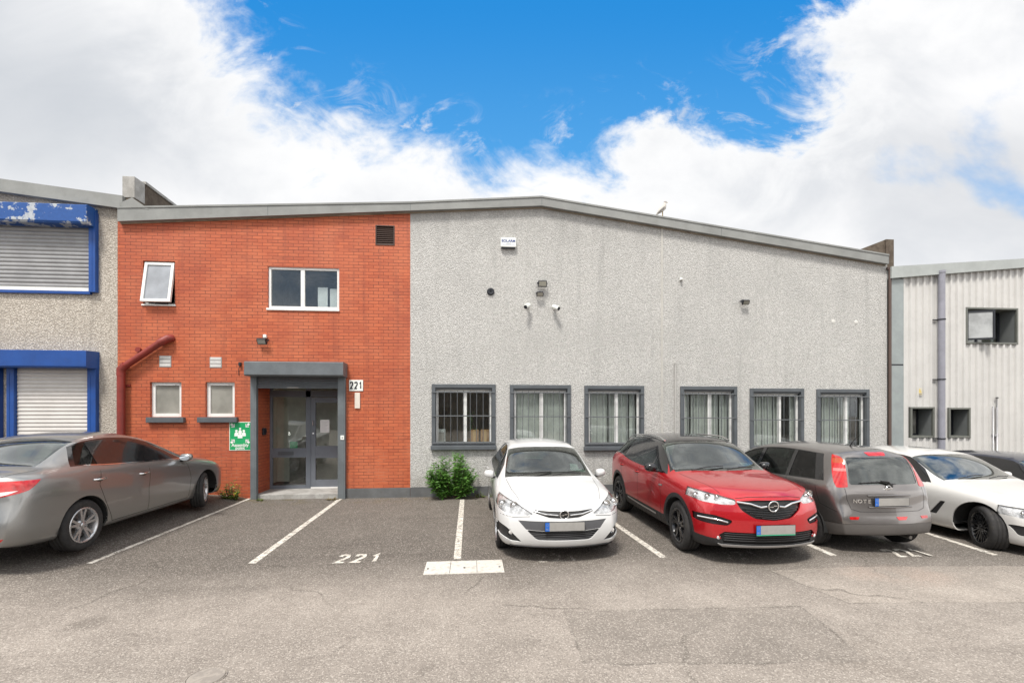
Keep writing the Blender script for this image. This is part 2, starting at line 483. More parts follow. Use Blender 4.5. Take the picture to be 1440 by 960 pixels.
    def prep(s):
        s.bmh.normal_update(); s.vn = {v: v.normal.copy() for v in s.bmh.verts}

def wheel_parts(parent, c, r, width, sg, rim_r, style, mat, steer=0.0):
    """c: centre of the outer face; sg: +1 outer face towards +y"""
    hub = bpy.data.objects.new('wheel', None); COL.objects.link(hub); hub.parent = parent; hub.location = c; hub.empty_display_size = .1
    hub.rotation_euler = (0, 0, steer); WORLD_POS[hub.name] = Vector((0, 0, 0))
    W = width; s_ = -sg
    t = MB(); b = .03
    prof = [(rim_r, .012), (rim_r + .012, .004), (r - .05, -.004), (r - .02, .006), (r - .004, .025), (r, .045)]
    for g in (.3, .5, .7): prof += [(r, W * g - .006), (r - .008, W * g - .004), (r - .008, W * g + .004), (r, W * g + .006)]
    prof += [(r, W - .045), (r - .004, W - .025), (r - .02, W - .006), (rim_r, W - .012)]
    t.lathe([(a, s_ * d) for a, d in prof], (0, 0, 0), 'y', 0, 56); t.build('tyre', RUBBER, hub)
    m = MB()
    m.lathe([(rim_r + .012, s_ * .006), (rim_r + .006, s_ * -.002), (rim_r - .008, s_ * .0), (rim_r - .014, s_ * .02), (rim_r - .03, s_ * .07), (rim_r - .035, s_ * (W - .02))], (0, 0, 0), 'y', 0, 56)
    m.lathe([(.001, s_ * .012), (.028, s_ * .012), (.034, s_ * .02)], (0, 0, 0), 'y', 0, 20)
    m.lathe([(.034, s_ * .024), (.06, s_ * .026), (.075, s_ * .05), (.075, s_ * .08)], (0, 0, 0), 'y', 0, 24)
    n = {'five': 5, 'double': 5, 'ten': 10, 'cover': 14, 'multi': 10}[style]
    def spoke(a0, w0, w1, r0, r1, twist=0.0, dep=.03, fy=.018):
        pts = []
        for rr, ww, yy in ((r0, w0, fy + .006), ((r0 + r1) / 2, (w0 + w1) / 2, fy), (r1, w1, fy - .008)):
            tt = twist * (rr - r0) / (r1 - r0)
            for sd in (-1, 1):
                for dd in (0, dep):
                    a = a0 + tt; u = Vector((math.cos(a), 0, math.sin(a))); v_ = Vector((-math.sin(a), 0, math.cos(a)))
                    wd = ww * (1.0 if dd == 0 else 1.25)
                    pts.append(u * rr + v_ * sd * wd / 2 + Vector((0, s_ * (yy + dd), 0)))
        f = []
        for k in (0, 4): f += [(k, k + 2, k + 6, k + 4), (k + 1, k + 5, k + 7, k + 3), (k, k + 4, k + 5, k + 1), (k + 2, k + 3, k + 7, k + 6)]
        m.add(pts, f, 0)
    for k in range(n):
        a = 2 * PI * k / n + .3
        if style == 'five': spoke(a, .075, .05, .03, rim_r - .006); spoke(a + .08, .02, .02, .1, rim_r - .006, dep=.02, fy=.028)
        elif style == 'double': spoke(a - .13, .028, .03, .04, rim_r - .006, -.06); spoke(a + .13, .028, .03, .04, rim_r - .006, .06)
        elif style == 'ten': spoke(a, .03, .022, .04, rim_r - .006)
        elif style == 'multi': spoke(a - .08, .014, .014, .05, rim_r - .006, -.09, .02); spoke(a + .08, .014, .014, .05, rim_r - .006, .09, .02)
        else: spoke(a, .03, .055, .07, rim_r - .012, .05, .02, .008)
    for k in range(5):
        a = 2 * PI * k / 5; m.cyl((.045 * math.cos(a), s_ * .018, .045 * math.sin(a)), 'y', .007, s_ * .01, 1, 8)
    m.build('rim', [mat, DISC], hub)
    d = MB(); d.cyl((0, s_ * .09, 0), 'y', rim_r * .78, s_ * .015, 0, 32); d.lathe([(rim_r - .02, s_ * .12), (.01, s_ * .12)], (0, 0, 0), 'y', 1, 32); d.build('brake_disc', [DISC, BELLY], hub)
    return hub

def plate(parent, c, n, sg, w=.52, h=.112, eu=True, green=False, rear=False):
    """c centre, faces -x (front) or +x (rear); blank, greyed-out registration"""
    m = MB(); d = -1 if not rear else 1; x = c[0]
    m.box((x - .004, c[1] - w / 2 - .006, c[2] - h / 2 - .006), (x + .004, c[1] + w / 2 + .006, c[2] + h / 2 + .006), 2, .003)
    xf = x + d * .0055
    # viewer's left: +y for the front face (looking along +x), -y for the rear
    L_ = c[1] + (w / 2) * (1 if not rear else -1); sgn = -1 if not rear else 1
    yb = L_ + sgn * .055
    m.box((x, L_, c[2] - h / 2), (xf, yb, c[2] + h / 2), 1); m.box((x, yb + sgn * .001, c[2] - h / 2), (xf, L_ + sgn * w, c[2] + h / 2), 0)
    if green: m.box((x, c[1] - w / 2, c[2] - h / 2 - .014), (xf + d * .001, c[1] + w / 2, c[2] - h / 2 - .001), 3)
    # ring of small stars on the blue band
    for k in range(10):
        a = 2 * PI * k / 10; m.box((xf, (L_ + yb) / 2 + .014 * math.cos(a) - .002, c[2] + .022 + .014 * math.sin(a) - .002), (xf + d * .0008, (L_ + yb) / 2 + .014 * math.cos(a) + .002, c[2] + .022 + .014 * math.sin(a) + .002), 0)
    Mx = Matrix.Translation((xf, (L_ + yb) / 2, c[2] - .033)) @ (Matrix.Rotation(-PI / 2, 4, 'Z') if not rear else Matrix.Rotation(PI / 2, 4, 'Z')) @ Matrix.Rotation(PI / 2, 4, 'X')
    m.text('IRL', Mx, .026, 0, .0006)
    return m.build('number_plate', [PLATE, PLATEBLUE, BLACK, simple('plate_green', (.05, .35, .2), .4)], parent)

def bolt_badge(parent, c, r, rear=False, name='badge', tilt=0.0):
    """chrome ring crossed by a horizontal lightning bolt"""
    m = MB(); T = Matrix.Translation(c) @ Matrix.Rotation(tilt, 4, 'Y'); k = MB()
    prof = [(r + r * .13 * math.cos(a), r * .13 * math.sin(a)) for a in [2 * PI * i / 8 for i in range(8)]]
    k.lathe(prof, (0, 0, 0), 'x', 0, 28, closed=True)
    b = [(-1.05, .12), (-.1, .22), (-.02, .02), (1.05, -.12), (.1, -.22), (.02, -.02)]
    k.prism([(y * r, z * r) for y, z in b], 'x', -.006, .006, 0)
    k.lathe([(.001, .004), (r, .004)], (0, 0, 0), 'x', 1, 24)
    m.v = [T @ v for v in k.v]; m.f, m.m, m.s = k.f, k.m, k.s
    return m.build(name, [CHROME, BLACK], parent)

def build_car(name, S, loc, rotz, label):
    car = Car(S); s = car; L, w = car.L, car.w
    root = empty(name, loc, label, 'car', None, None, rotz)
    WORLD_POS[root.name] = Vector((0, 0, 0))      # parts are modelled in the car's own frame
    xf, xr, rw = S['axF'], S['axR'], S['rw']
    glassy = S.get('glass', CARGLASS)
    fwd = lambda c, n: n.x < -.1
    bwd = lambda c, n: n.x > .1
    # --- openings: wheel arches
    for sg in (1, -1):
        sd = (lambda c, n, sg=sg: c.y * sg > w * .55)
        if S.get('clad'):
            for xa in (xf, xr): car.cut(circle(xa, rw, rw + .115, 36), 'side', sd, 1, [0])
            car.cut([(xf, .1), (xr, .1), (xr, S['clad']), (xf, S['clad'] - .02)], 'side', sd, 1, [0])
            car.cut([(-.1, .1), (xf, .1), (xf, S['clad'] - .04), (.5, S['clad'] - .05), (-.1, S['clad'] - .09)], 'side', lambda c, n, sg=sg: c.y * sg > 0, 1, [0])
            car.cut([(xr, .1), (L + .1, .1), (L + .1, S['clad'] + .1), (xr, S['clad'])], 'side', lambda c, n, sg=sg: c.y * sg > 0, 1, [0])
        for xa in (xf, xr): car.cut(circle(xa, rw + .005, rw + S.get('arch', .045), 40), 'side', sd, -1)
    # --- side glazing
    panes = {1: [], -1: []}
    for sg in (1, -1):
        sd = (lambda c, n, sg=sg: c.y * sg > .25 and abs(n.x) < .85)
        zt = lambda x: s.Rr(x)[1] - S.get('tgap', .035)
        zb = lambda x: s.B(x)[1] + S.get('bgap', .018)
        if 'dlo' in S:
            (a0, a1), (b0, b1) = S['dlo']
            lo = [(a0 + (a1 - a0) * t / 12, zb(a0 + (a1 - a0) * t / 12) - .012) for t in range(13)]
            hi = [(b1 + (b0 - b1) * t / 16, zt(b1 + (b0 - b1) * t / 16) + .014) for t in range(17)]
            car.cut(lo + hi, 'side', sd, 2, [0, 1])
        for (a0, a1, b0, b1, kind) in S['panes']:
            lo = [(a0 + (a1 - a0) * t / 6, zb(a0 + (a1 - a0) * t / 6)) for t in range(7)]
            hi = [(b1 + (b0 - b1) * t / 8, zt(b1 + (b0 - b1) * t / 8)) for t in range(9)]
            pid = car.new('side_window'); car.cut(rounded(lo + hi, .012, 2) if False else lo + hi, 'side', sd, pid, [0, 1, 2]); panes[sg].append((pid, kind))
    # --- windscreen and rear window
    x0, x1 = S['ws']; pw = car.new('windscreen'); g = S.get('wgap', .035)
    pts = [(x0 + (x1 - x0) * t / 8, s.Rr(x0 + (x1 - x0) * t / 8)[0] - g) for t in range(9)]
    bow = S.get('cowlbow', .1)
    edge = [(x0 - bow * (1 - (y / .65) ** 2) + bow * .2, y) for y in (-.5, -.35, -.18, 0, .18, .35, .5)]
    tedge = [(x1 - .07 * (1 - (y / .55) ** 2) + .03, y) for y in (.4, .2, 0, -.2, -.4)]
    car.cut([(a, b) for a, b in pts] + tedge + [(a, -b) for a, b in reversed(pts)] + edge, 'top', lambda c, n: n.z > .1 and c.z > .8, pw, [0, 1, 2])
    prw = car.new('rear_window')
    if S['rw_axis'] == 'top':
        x0, x1 = S['rwin']; pts = [(x0 + (x1 - x0) * t / 6, s.Rr(x0 + (x1 - x0) * t / 6)[0] - g) for t in range(7)]
        edge = [(x1 + .06 * (1 - (y / .6) ** 2), y) for y in (.45, .22, 0, -.22, -.45)]
        car.cut(pts + edge + [(a, -b) for a, b in reversed(pts)], 'top', lambda c, n: n.z > .1 and c.z > .8, prw, [0, 1, 2])
    else:
        car.cut(rounded(S['rwin'], .05, 5), 'front', bwd, prw, [0, 1, 2])
    # --- everything drawn on the front and rear faces
    lamp_ids = []
    for item in S.get('regions', []):
        pid = car.new(item['name'])
        item['_ids'] = []
        for sg in ((1, -1) if item.get('mirror') else (1,)):
            p2 = pid if sg == 1 else car.new(item['name'])
            poly = [(u * (sg if item['axis'] != 'side' else 1), v) for u, v in item['poly']]
            if sg == -1 and item['axis'] != 'side': poly = poly[::-1]
            base = {'f': fwd, 'b': bwd, 's': lambda c, n, sg=sg: c.y * sg > .3, 't': lambda c, n: n.z > .2}[item['face']]
            xl = item.get('xlim'); cond = base
            if item['face'] == 'f': cond = lambda c, n: c.x < 1.3 and (n.x < -.02 or abs(n.y) > .4)
            if item['face'] == 'b': cond = lambda c, n: c.x > L - 1.2 and (n.x > .02 or abs(n.y) > .4)
            pl = []
            if xl is not None: pl = [((xl, 0, 0), (1 if item['face'] == 'f' else -1, 0, 0))]
            if item.get('slant'):
                co, no = item['slant']; pl.append((co, (no[0], no[1] * sg, no[2])))
            car.cut(poly, item['axis'], cond, p2, item.get('only', [0, 1, 2]), pl)
            item['_ids'].append(p2)
    if S.get('roofblack'):
        a, b = S['roofblack']
        for sg in (1, -1):
            lo = [(a + (b - a) * t / 14, s.Rr(a + (b - a) * t / 14)[1] - .03) for t in range(15)]
            car.cut(lo + [(b + .02, 2), (a - .02, 2)], 'side', lambda c, n, sg=sg: c.y * sg >= -.001 and c.z > 1.0, 3, [0, 2])
    car.prep()
    # --- body shell
    paint = S['paint']; mats = [paint, BELLY, BLACK, GLOSSBLK, LINER]
    mb = car.faces_mb({0}, .018, 0, 0, 4)
    for pid, mi in ((1, 2), (2, 3), (3, 3)):
        q = car.faces_mb({pid}, .018, 0, mi, 1); b = len(mb.v); mb.v += q.v; mb.f += [[i + b for i in f] for f in q.f]; mb.m += q.m; mb.s += q.s
    for kind, pts in S.get('gaps', []):
        if kind == 'side':
            for sg in (1, -1): car.ribbon(mb, pts, 'side', .007, .001, 1, sg)
        else:
            car.ribbon(mb, pts, kind, .006, .001, 1)
            if kind in ('front', 'rear') and any(abs(p[0]) > .01 for p in pts): car.ribbon(mb, [(-u, v) for u, v in pts], kind, .006, .001, 1)
            if kind == 'top': car.ribbon(mb, [(u, -v) for u, v in pts], kind, .005, .001, 1)
    # fuel flap, wheel housings and floor
    for sg in (1, -1):
        for xa in (xf, xr):
            ra = rw + S.get('arch', .045); n = 20; a = [(-.1 + (PI + .2) * k / n) for k in range(n + 1)]
            yo = w * .965; yi = .5
            v = [(xa + ra * math.cos(t), sg * yo, rw + ra * math.sin(t)) for t in a] + [(xa + ra * math.cos(t), sg * yi, rw + ra * math.sin(t)) for t in a]
            mb.add(v, [(i, i + 1, n + 2 + i, n + 1 + i) for i in range(n)], 1, True)
            mb.add([(xa + ra * math.cos(t), sg * yi, rw + ra * math.sin(t)) for t in a], [tuple(range(n + 1))], 1)
    fl = .36
    mb.box((.8, -w * .8, fl - .02), (L - .7, w * .8, fl), 1)
    body = mb.build('body', mats, root, fix=False)
    # --- glass
    for sg in (1, -1):
        for pid, kind in panes[sg]: car.faces_mb({pid}, .004, .006, 0, 0).build('side_window', {'c': SIDEGLASS, 't': TINTGLASS, 'b': GLOSSBLK}[kind], root, fix=False)
    car.faces_mb({pw}, .004, .004, 0, 0).build('windscreen', glassy, root, fix=False)
    car.faces_mb({prw}, .004, .004, 0, 0).build('rear_window', S.get('rglass', glassy), root, fix=False)
    # --- lamps, grilles
    for item in S.get('regions', []):
        for pid in item['_ids']:
            kind = item['kind']
            if kind == 'head':
                o = car.faces_mb({pid}, .004, .003, 0, 0).build(item['name'], LENS, root, fix=False)
                q = car.faces_mb({pid}, .0, .028, 0, 0); q.build('lamp_bowl', item.get('bowl', LAMPBOWL), o, fix=False)
                fs = [f for f in car.bmh.faces if f[car.lay] == pid]
                if fs:
                    A = sum(f.calc_area() for f in fs); c = sum((f.calc_center_median() * f.calc_area() for f in fs), Vector()) / A
                    n = sum((f.normal * f.calc_area() for f in fs), Vector()) / A
                    for t, rr in item.get('eyes', [(-.06, .045), (.06, .035)]):
                        cc = c + Vector((0, t * (1 if c.y > 0 else -1), item.get('ez', 0))) ; h, hn = car.hit((-3, cc.y, cc.z), (1, 0, 0))
                        if h is None: continue
                        cc = h + Vector((.026, 0, 0)); pr = MB(); pr.lathe([(rr * 1.15, -.02), (rr * 1.1, .0), (rr * .8, .012), (rr * .78, .004), (rr * .55, -.012), (rr * .25, -.02), (.001, -.022)], cc, 'x', 0, 20); pr.build('projector', CHROME, o)
            elif kind == 'rearlamp':
                car.faces_mb({pid}, .012, -.004, 0, 0).build(item['name'], item.get('mat', REDLENS), root, fix=False)
            elif kind == 'grille':
                q = car.faces_mb({pid}, .006, item.get('push', .03), 0, 0); q.build(item['name'], item.get('mat', BLACK), root, fix=False)
            elif kind == 'trim':
                car.faces_mb({pid}, .008, item.get('push', -.002), 0, 0).build(item['name'], item['mat'], root, fix=False)
    # --- wheels
    for i, xa in enumerate((xf, xr)):
        for sg in (1, -1):
            wheel_parts(root, (xa, sg * (w - S.get('inset', .035)), rw), rw, S.get('tw', .215), sg, S['rim'], S['wheel'], S['wmat'], S.get('steer', 0) if i == 0 else 0)
    # --- interior
    xc = S['ws'][0]; zb = s.B(xc)[1]
    d = MB(); d.box((xc - .02, -w * .78, zb - .35), (xc + .42, w * .78, zb - .06), 0, .06); d.box((xc + .25, .18, zb - .1), (xc + .5, .56, zb - .02), 0, .03); d.build('dashboard', CABIN, root)
    st = MB(); sy = .36
    st.lathe([(.18 + .014 * math.cos(a), .014 * math.sin(a)) for a in [2 * PI * k / 8 for k in range(8)]], (xc + .58, sy, zb - .08), 'x', 0, 28, closed=True)
    st.box((xc + .57, sy - .17, zb - .1), (xc + .585, sy + .17, zb - .06), 0, .005); st.cyl((xc + .4, sy, zb - .1), 'x', .03, .19, 0); st.build('steering_wheel', CABIN, root)
    H = S['H']
    for ys in (.36, -.36):
        q = MB(); xs = xc + S.get('seat', 1.0)
        q.box((xs - .45, ys - .25, fl), (xs + .08, ys + .25, fl + .2), 0, .05)
        q.add(*_slab((xs, ys, fl + .12), (xs + .2, ys, min(H - .42, 1.02)), .24, .2, .06), 0, True)
        q.add(*_slab((xs + .21, ys, min(H - .40, 1.04)), (xs + .24, ys, min(H - .2, 1.24)), .13, .12, .045), 0, True)
        q.build('seat', SEATM, root)
    q = MB(); xs = xc + S.get('seat', 1.0) + .95
    if xs < L - .75:
        q.box((xs - .35, -.58, fl), (xs + .1, .58, fl + .25), 0, .05); q.add(*_slab((xs + .05, 0, fl + .2), (xs + .22, 0, min(H - .5, .98)), .58, .55, .06), 0, True)
        for ys in (-.38, .38): q.add(*_slab((xs + .22, ys, min(H - .5, .98)), (xs + .25, ys, min(H - .34, 1.12)), .12, .11, .04), 0, True)
        q.build('rear_seat', SEATM, root)
    q = MB(); xm = S['ws'][1] - .28; q.box((xm, -.12, s.C(xm) - .13), (xm + .03, .12, s.C(xm) - .06), 0, .012); q.cyl((xm, 0, s.C(xm) - .08), 'z', .012, .07); q.build('rear_view_mirror', BLACK, root)
    # --- mirrors
    mx, mz = S['mirror']
    for sg in (1, -1):
        yb = s.B(mx)[0]; q = MB()
        q.add(*_mirror(Vector((mx, sg * (yb + .03), mz)), sg, S.get('mw', .19), S.get('mh', .13)), 0, True)
        q.tube([(mx + .0, sg * (yb - .02), mz - .05), (mx + .0, sg * (yb + .08), mz - .05)], .02, 1, 8)
        o = q.build('wing_mirror', [S.get('mirmat', paint), BLACK], root)
        g2 = MB(); yy = yb + .03 + S.get('mw', .19) * .55; g2.add([(mx + .062, sg * yy + .078 * math.cos(a), mz + .045 * math.sin(a)) for a in [2 * PI * k / 20 for k in range(20)]], [tuple(range(20))], 0); g2.build('mirror_glass', MIRRORG, o)
    # --- handles
    for hx, hz in S['handles']:
        for sg in (1, -1):
            q = MB(); a, b = s.side(hx - .09, hz, sg), s.side(hx + .09, hz, sg); o_ = Vector((0, sg * .028, 0)); m_ = s.side(hx, hz, sg)
            q.tube([a - o_ * .2, a + o_ * .7 + Vector((.015, 0, 0)), m_ + o_, b + o_ * .7 - Vector((.015, 0, 0)), b - o_ * .2], .012, 0, 8, flat=1.1)
            q.add([s.side(hx + .06 * math.cos(t), hz - .004 + .028 * math.sin(t), sg, .001) for t in [2 * PI * k / 16 for k in range(16)]], [tuple(range(16))], 1)
            q.build('door_handle', [S.get('hmat', paint), BLACK], root)
    # --- wipers
    q = MB()
    for (a, b) in (((S['ws'][0] - .03, .5), (S['ws'][0] + .05, -.05)), ((S['ws'][0] - .06, -.05), (S['ws'][0] + .04, -.52))):
        pa, pb = s.topp(a[0], a[1], .012), s.topp(b[0], b[1], .014); mid = s.topp((a[0] + b[0]) / 2, (a[1] + b[1]) / 2, .03)
        q.tube([pa, mid, pb], .008, 0, 6)
    q.build('wiper', BLACK, root)
    s.root = root
    return s

def _slab(p, q, w0, w1, t):
    """rounded upright cushion from p to q, half widths w0, w1, half thickness t"""
    bm = bmesh.new(); bmesh.ops.create_cube(bm, size=2)
    bmesh.ops.subdivide_edges(bm, edges=bm.edges[:], cuts=3, use_grid_fill=True)
    p, q = Vector(p), Vector(q)
    for v in bm.verts:
        c = v.co; k = (abs(c.y) ** 4 + abs(c.z) ** 4) ** .25; rr = 1 / max(1, k) if k > 1 else 1
        y, z = c.y * rr, c.z * rr; u = (z + 1) / 2; ed = 1 - .5 * max(abs(y), abs(z)) ** 4
        v.co = p.lerp(q, u) + Vector((c.x * t * ed, y * (w0 + (w1 - w0) * u), 0))
    bm.verts.index_update(); vs = [v.co.copy() for v in bm.verts]; fs = [[v.index for v in f.verts] for f in bm.faces]; bm.free(); return vs, fs

def _mirror(p, sg, mw, mh):
    bm = bmesh.new(); bmesh.ops.create_uvsphere(bm, u_segments=20, v_segments=12, radius=1)
    out = []
    for v in bm.verts:
        x, y, z = v.co
        f = lambda t, e: math.copysign(abs(t) ** e, t)
        yy = f(y, .7); zz = f(z, .75); xx = x
        t = (yy + 1) / 2
        hx = .055 if xx > 0 else .1 - .03 * t
        out.append(p + Vector((xx * hx if xx > 0 else f(xx, 1.0) * hx, sg * t * mw * 1.05, zz * mh / 2 * (1 - .12 * t) + .01 * t)))
    bm.verts.index_update(); fs = [[v.index for v in f.verts] for f in bm.faces]; bm.free(); return out, fs
# ------------------------------------------------------------------ the six cars
WHITEP = car_paint('solid_white_paint', (.58, .58, .575), .0, .3, .0, .02)
WHITEP2 = car_paint('pearl_white_paint', (.60, .59, .57), .05, .3, .05, .05)
REDP = car_paint('ruby_red_paint', (.42, .004, .010), .45, .28, .4, .0)
GREYP = car_paint('taupe_grey_paint', (.19, .176, .168), .85, .30, .4, .02)
SILVERP = car_paint('storm_silver_paint', (.25, .25, .245), .75, .34, .35, .02)
DARKP = car_paint('navy_paint', (.012, .016, .035), .4, .3, .4, .06)
MESHM = simple('intake_mesh', (.012, .012, .013), .45)
PANELM = simple('grey_bumper_panel', (.07, .07, .075), .45)
SILVERTRIM = simple('satin_silver_trim', (.5, .5, .5), .35, metal=.7)

def plan(L, f=.8, r=.8): return [(0, f), (.07, f + .06), (.18, .91), (.35, .96), (.7, .99), (1.4, 1), (L - 1.1, 1), (L - .6, .985), (L - .3, .95), (L - .12, .9), (L, r)]

ASTRA = dict(L=4.419, W=1.775, H=1.51, axF=.94, axR=3.625, rw=.318, rim=.215, tw=.215, bowF=.30, bowR=.18, fl=.8,
    C=[(0, .735), (.06, .77), (.2, .815), (.6, .90), (1.0, .965), (1.18, .985), (1.26, 1.01), (1.45, 1.125), (1.7, 1.275), (1.92, 1.40), (2.02, 1.435), (2.3, 1.485), (2.7, 1.505), (3.2, 1.49), (3.7, 1.43), (3.92, 1.37), (4.1, 1.22), (4.27, 1.04), (4.36, .97), (4.419, .92)],
    R=[(0, .48, .725), (.3, .58, .81), (.7, .66, .885), (1.2, .72, .955), (1.30, .72, .975), (1.45, .705, 1.055), (1.7, .67, 1.20), (1.98, .62, 1.36), (2.1, .60, 1.39), (2.4, .58, 1.42), (2.8, .57, 1.43), (3.3, .555, 1.41), (3.8, .535, 1.33), (4.05, .53, 1.19), (4.27, .53, 1.0), (4.419, .5, .9)],
    B=[(0, .64, .70), (.3, .735, .775), (.8, .79, .86), (1.3, .81, .925), (2.0, .815, .955), (3.0, .81, .985), (3.7, .775, 1.03), (4.1, .70, 1.03), (4.419, .62, .86)],
    plan=plan(4.419, .80), sill=[(0, .23), (.25, .19), (1, .2), (3.6, .21), (4.1, .24), (4.419, .30)],
    XF=[(.2, .06), (.28, .015), (.4, 0), (.55, .02), (.66, .05), (.74, .10), (.9, .16)], XR=[(.25, .04), (.4, 0), (.6, 0), (.75, .05), (.95, .08), (1.2, .12)],
    dlo=((1.42, 4.0), (1.62, 3.86)), panes=[(1.5, 2.42, 1.78, 2.40, 'c'), (2.50, 3.34, 2.48, 3.26, 'b'), (3.41, 3.86, 3.34, 3.74, 'b')],
    ws=(1.26, 1.99), wgap=.03, rwin=(3.9, 4.22), rw_axis='top', paint=WHITEP, wheel='ten', wmat=ALLOY, mirror=(1.62, .985), mw=.16, mh=.135, handles=[(2.55, .84), (3.42, .87)],
    regions=[
        dict(name='headlight', kind='head', axis='front', face='f', mirror=True, xlim=.80, poly=rounded([(.95, .865), (.79, .835), (.60, .765), (.405, .655), (.43, .635), (.60, .628), (.80, .655), (.95, .74)], .03), eyes=[(-.09, .05), (.06, .055)]),
        dict(name='upper_grille', kind='grille', axis='front', face='f', push=.012, poly=[(-.40, .705), (-.2, .69), (0, .686), (.2, .69), (.40, .705), (.36, .66), (.2, .612), (0, .600), (-.2, .612), (-.36, .66)]),
        dict(name='bumper_panel', kind='trim', mat=PANELM, push=.006, axis='front', face='f', poly=[(-.60, .565), (.60, .565), (.50, .455), (.3, .445), (-.3, .445), (-.50, .455)]),
        dict(name='lower_grille', kind='grille', axis='front', face='f', push=.04, mat=MESHM, poly=rounded([(-.50, .452), (-.3, .442), (.3, .442), (.50, .452), (.36, .315), (-.36, .315)], .05)),
        dict(name='fog_lamp_recess', kind='grille', axis='front', face='f', push=.025, mirror=True, xlim=.6, poly=rounded([(.90, .52), (.74, .46), (.55, .28), (.70, .285), (.86, .34)], .03)),
    ],
    gaps=[('side', [(1.52, .90), (1.44, .6), (1.46, .3)]), ('side', [(2.46, .97), (2.5, .6), (2.48, .28)]), ('side', [(3.38, .98), (3.45, .8), (3.3, .5), (3.2, .3)]), ('side', [(1.46, .28), (3.2, .28)]),
          ('front', [(.9, .62), (.66, .60), (.44, .62)]), ('top', [(1.2, .68), (.7, .64), (.35, .56)])])

GRAND = dict(L=4.477, W=1.80, H=1.61, axF=.93, axR=3.605, rw=.355, rim=.235, tw=.225, bowF=.30, bowR=.16, fl=.75, arch=.05, clad=.43, clads=1, inset=.03,
    C=[(0, .875), (.05, .92), (.2, .97), (.6, 1.03), (1.0, 1.07), (1.18, 1.085), (1.27, 1.115), (1.5, 1.25), (1.7, 1.37), (1.93, 1.505), (2.05, 1.545), (2.3, 1.58), (2.7, 1.60), (3.3, 1.59), (3.85, 1.54), (4.1, 1.46), (4.25, 1.25), (4.38, 1.06), (4.43, 1.0), (4.477, .94)],
    R=[(0, .50, .865), (.3, .62, .965), (.7, .68, 1.02), (1.2, .75, 1.06), (1.32, .75, 1.085), (1.5, .735, 1.18), (1.7, .705, 1.30), (2.0, .66, 1.46), (2.12, .64, 1.49), (2.4, .62, 1.51), (2.8, .605, 1.515), (3.4, .59, 1.49), (3.9, .57, 1.42), (4.15, .56, 1.3), (4.3, .56, 1.1), (4.477, .54, .92)],
    B=[(0, .66, .84), (.3, .77, .925), (.8, .83, .99), (1.3, .845, 1.03), (2.0, .85, 1.05), (3.0, .845, 1.09), (3.7, .81, 1.17), (4.15, .73, 1.15), (4.477, .66, .90)],
    plan=plan(4.477, .82), sill=[(0, .27), (.25, .22), (1, .24), (3.6, .25), (4.1, .28), (4.477, .36)],
    XF=[(.2, .08), (.3, .02), (.45, 0), (.6, .01), (.75, .03), (.88, .08), (1.0, .14)], XR=[(.25, .04), (.4, 0), (.6, 0), (.85, .05), (1.1, .06)],
    dlo=((1.36, 4.16), (1.62, 4.05)), wgap=.015, panes=[(1.56, 2.42, 1.84, 2.40, 'c'), (2.50, 3.28, 2.48, 3.24, 't'), (3.36, 3.95, 3.32, 3.84, 't')],
    ws=(1.27, 2.02), rwin=(4.1, 4.3), rw_axis='top', paint=REDP, wheel='double', wmat=DARKALLOY, mirror=(1.68, 1.10), mw=.18, mh=.15, mirmat=GLOSSBLK, handles=[(2.55, .93), (3.38, .96)], steer=R(-3),
    roofblack=(1.35, 4.2),
    regions=[
        dict(name='headlight', kind='head', axis='front', face='f', mirror=True, xlim=.70, poly=rounded([(1.0, .985), (.80, .955), (.60, .905), (.44, .865), (.46, .80), (.60, .795), (.80, .815), (1.0, .90)], .025), eyes=[(-.1, .035), (.0, .035), (.1, .035)]),
        dict(name='front_grille', kind='grille', axis='front', face='f', push=.03, mat=MESHM, poly=rounded([(-.45, .845), (-.2, .86), (.2, .86), (.45, .845), (.40, .735), (.25, .635), (0, .61), (-.25, .635), (-.40, .735)], .04)),
        dict(name='fog_lamp_recess', kind='grille', axis='front', face='f', push=.03, mirror=True, xlim=.5, poly=rounded([(.90, .66), (.72, .665), (.50, .60), (.56, .53), (.86, .55)], .04)),
        dict(name='lower_grille', kind='grille', axis='front', face='f', push=.03, mat=MESHM, only=[0, 1], poly=[(-.60, .455), (.60, .455), (.66, .41), (.60, .30), (-.60, .30), (-.66, .41)]),
        dict(name='skid_plate', kind='trim', mat=SILVERTRIM, push=-.014, axis='front', face='f', only=[0, 1], poly=rounded([(-.68, .305), (-.62, .292), (.62, .292), (.68, .305), (.56, .235), (-.56, .235)], .03)),
    ],
    gaps=[('side', [(1.58, 1.0), (1.46, .7), (1.5, .42)]), ('side', [(2.46, 1.06), (2.5, .7), (2.48, .38)]), ('side', [(3.32, 1.1), (3.40, .9), (3.25, .55), (3.1, .38)]),
          ('front', [(.45, .875), (.28, .895), (0, .90)]), ('top', [(1.2, .71), (.7, .66), (.3, .58)])])

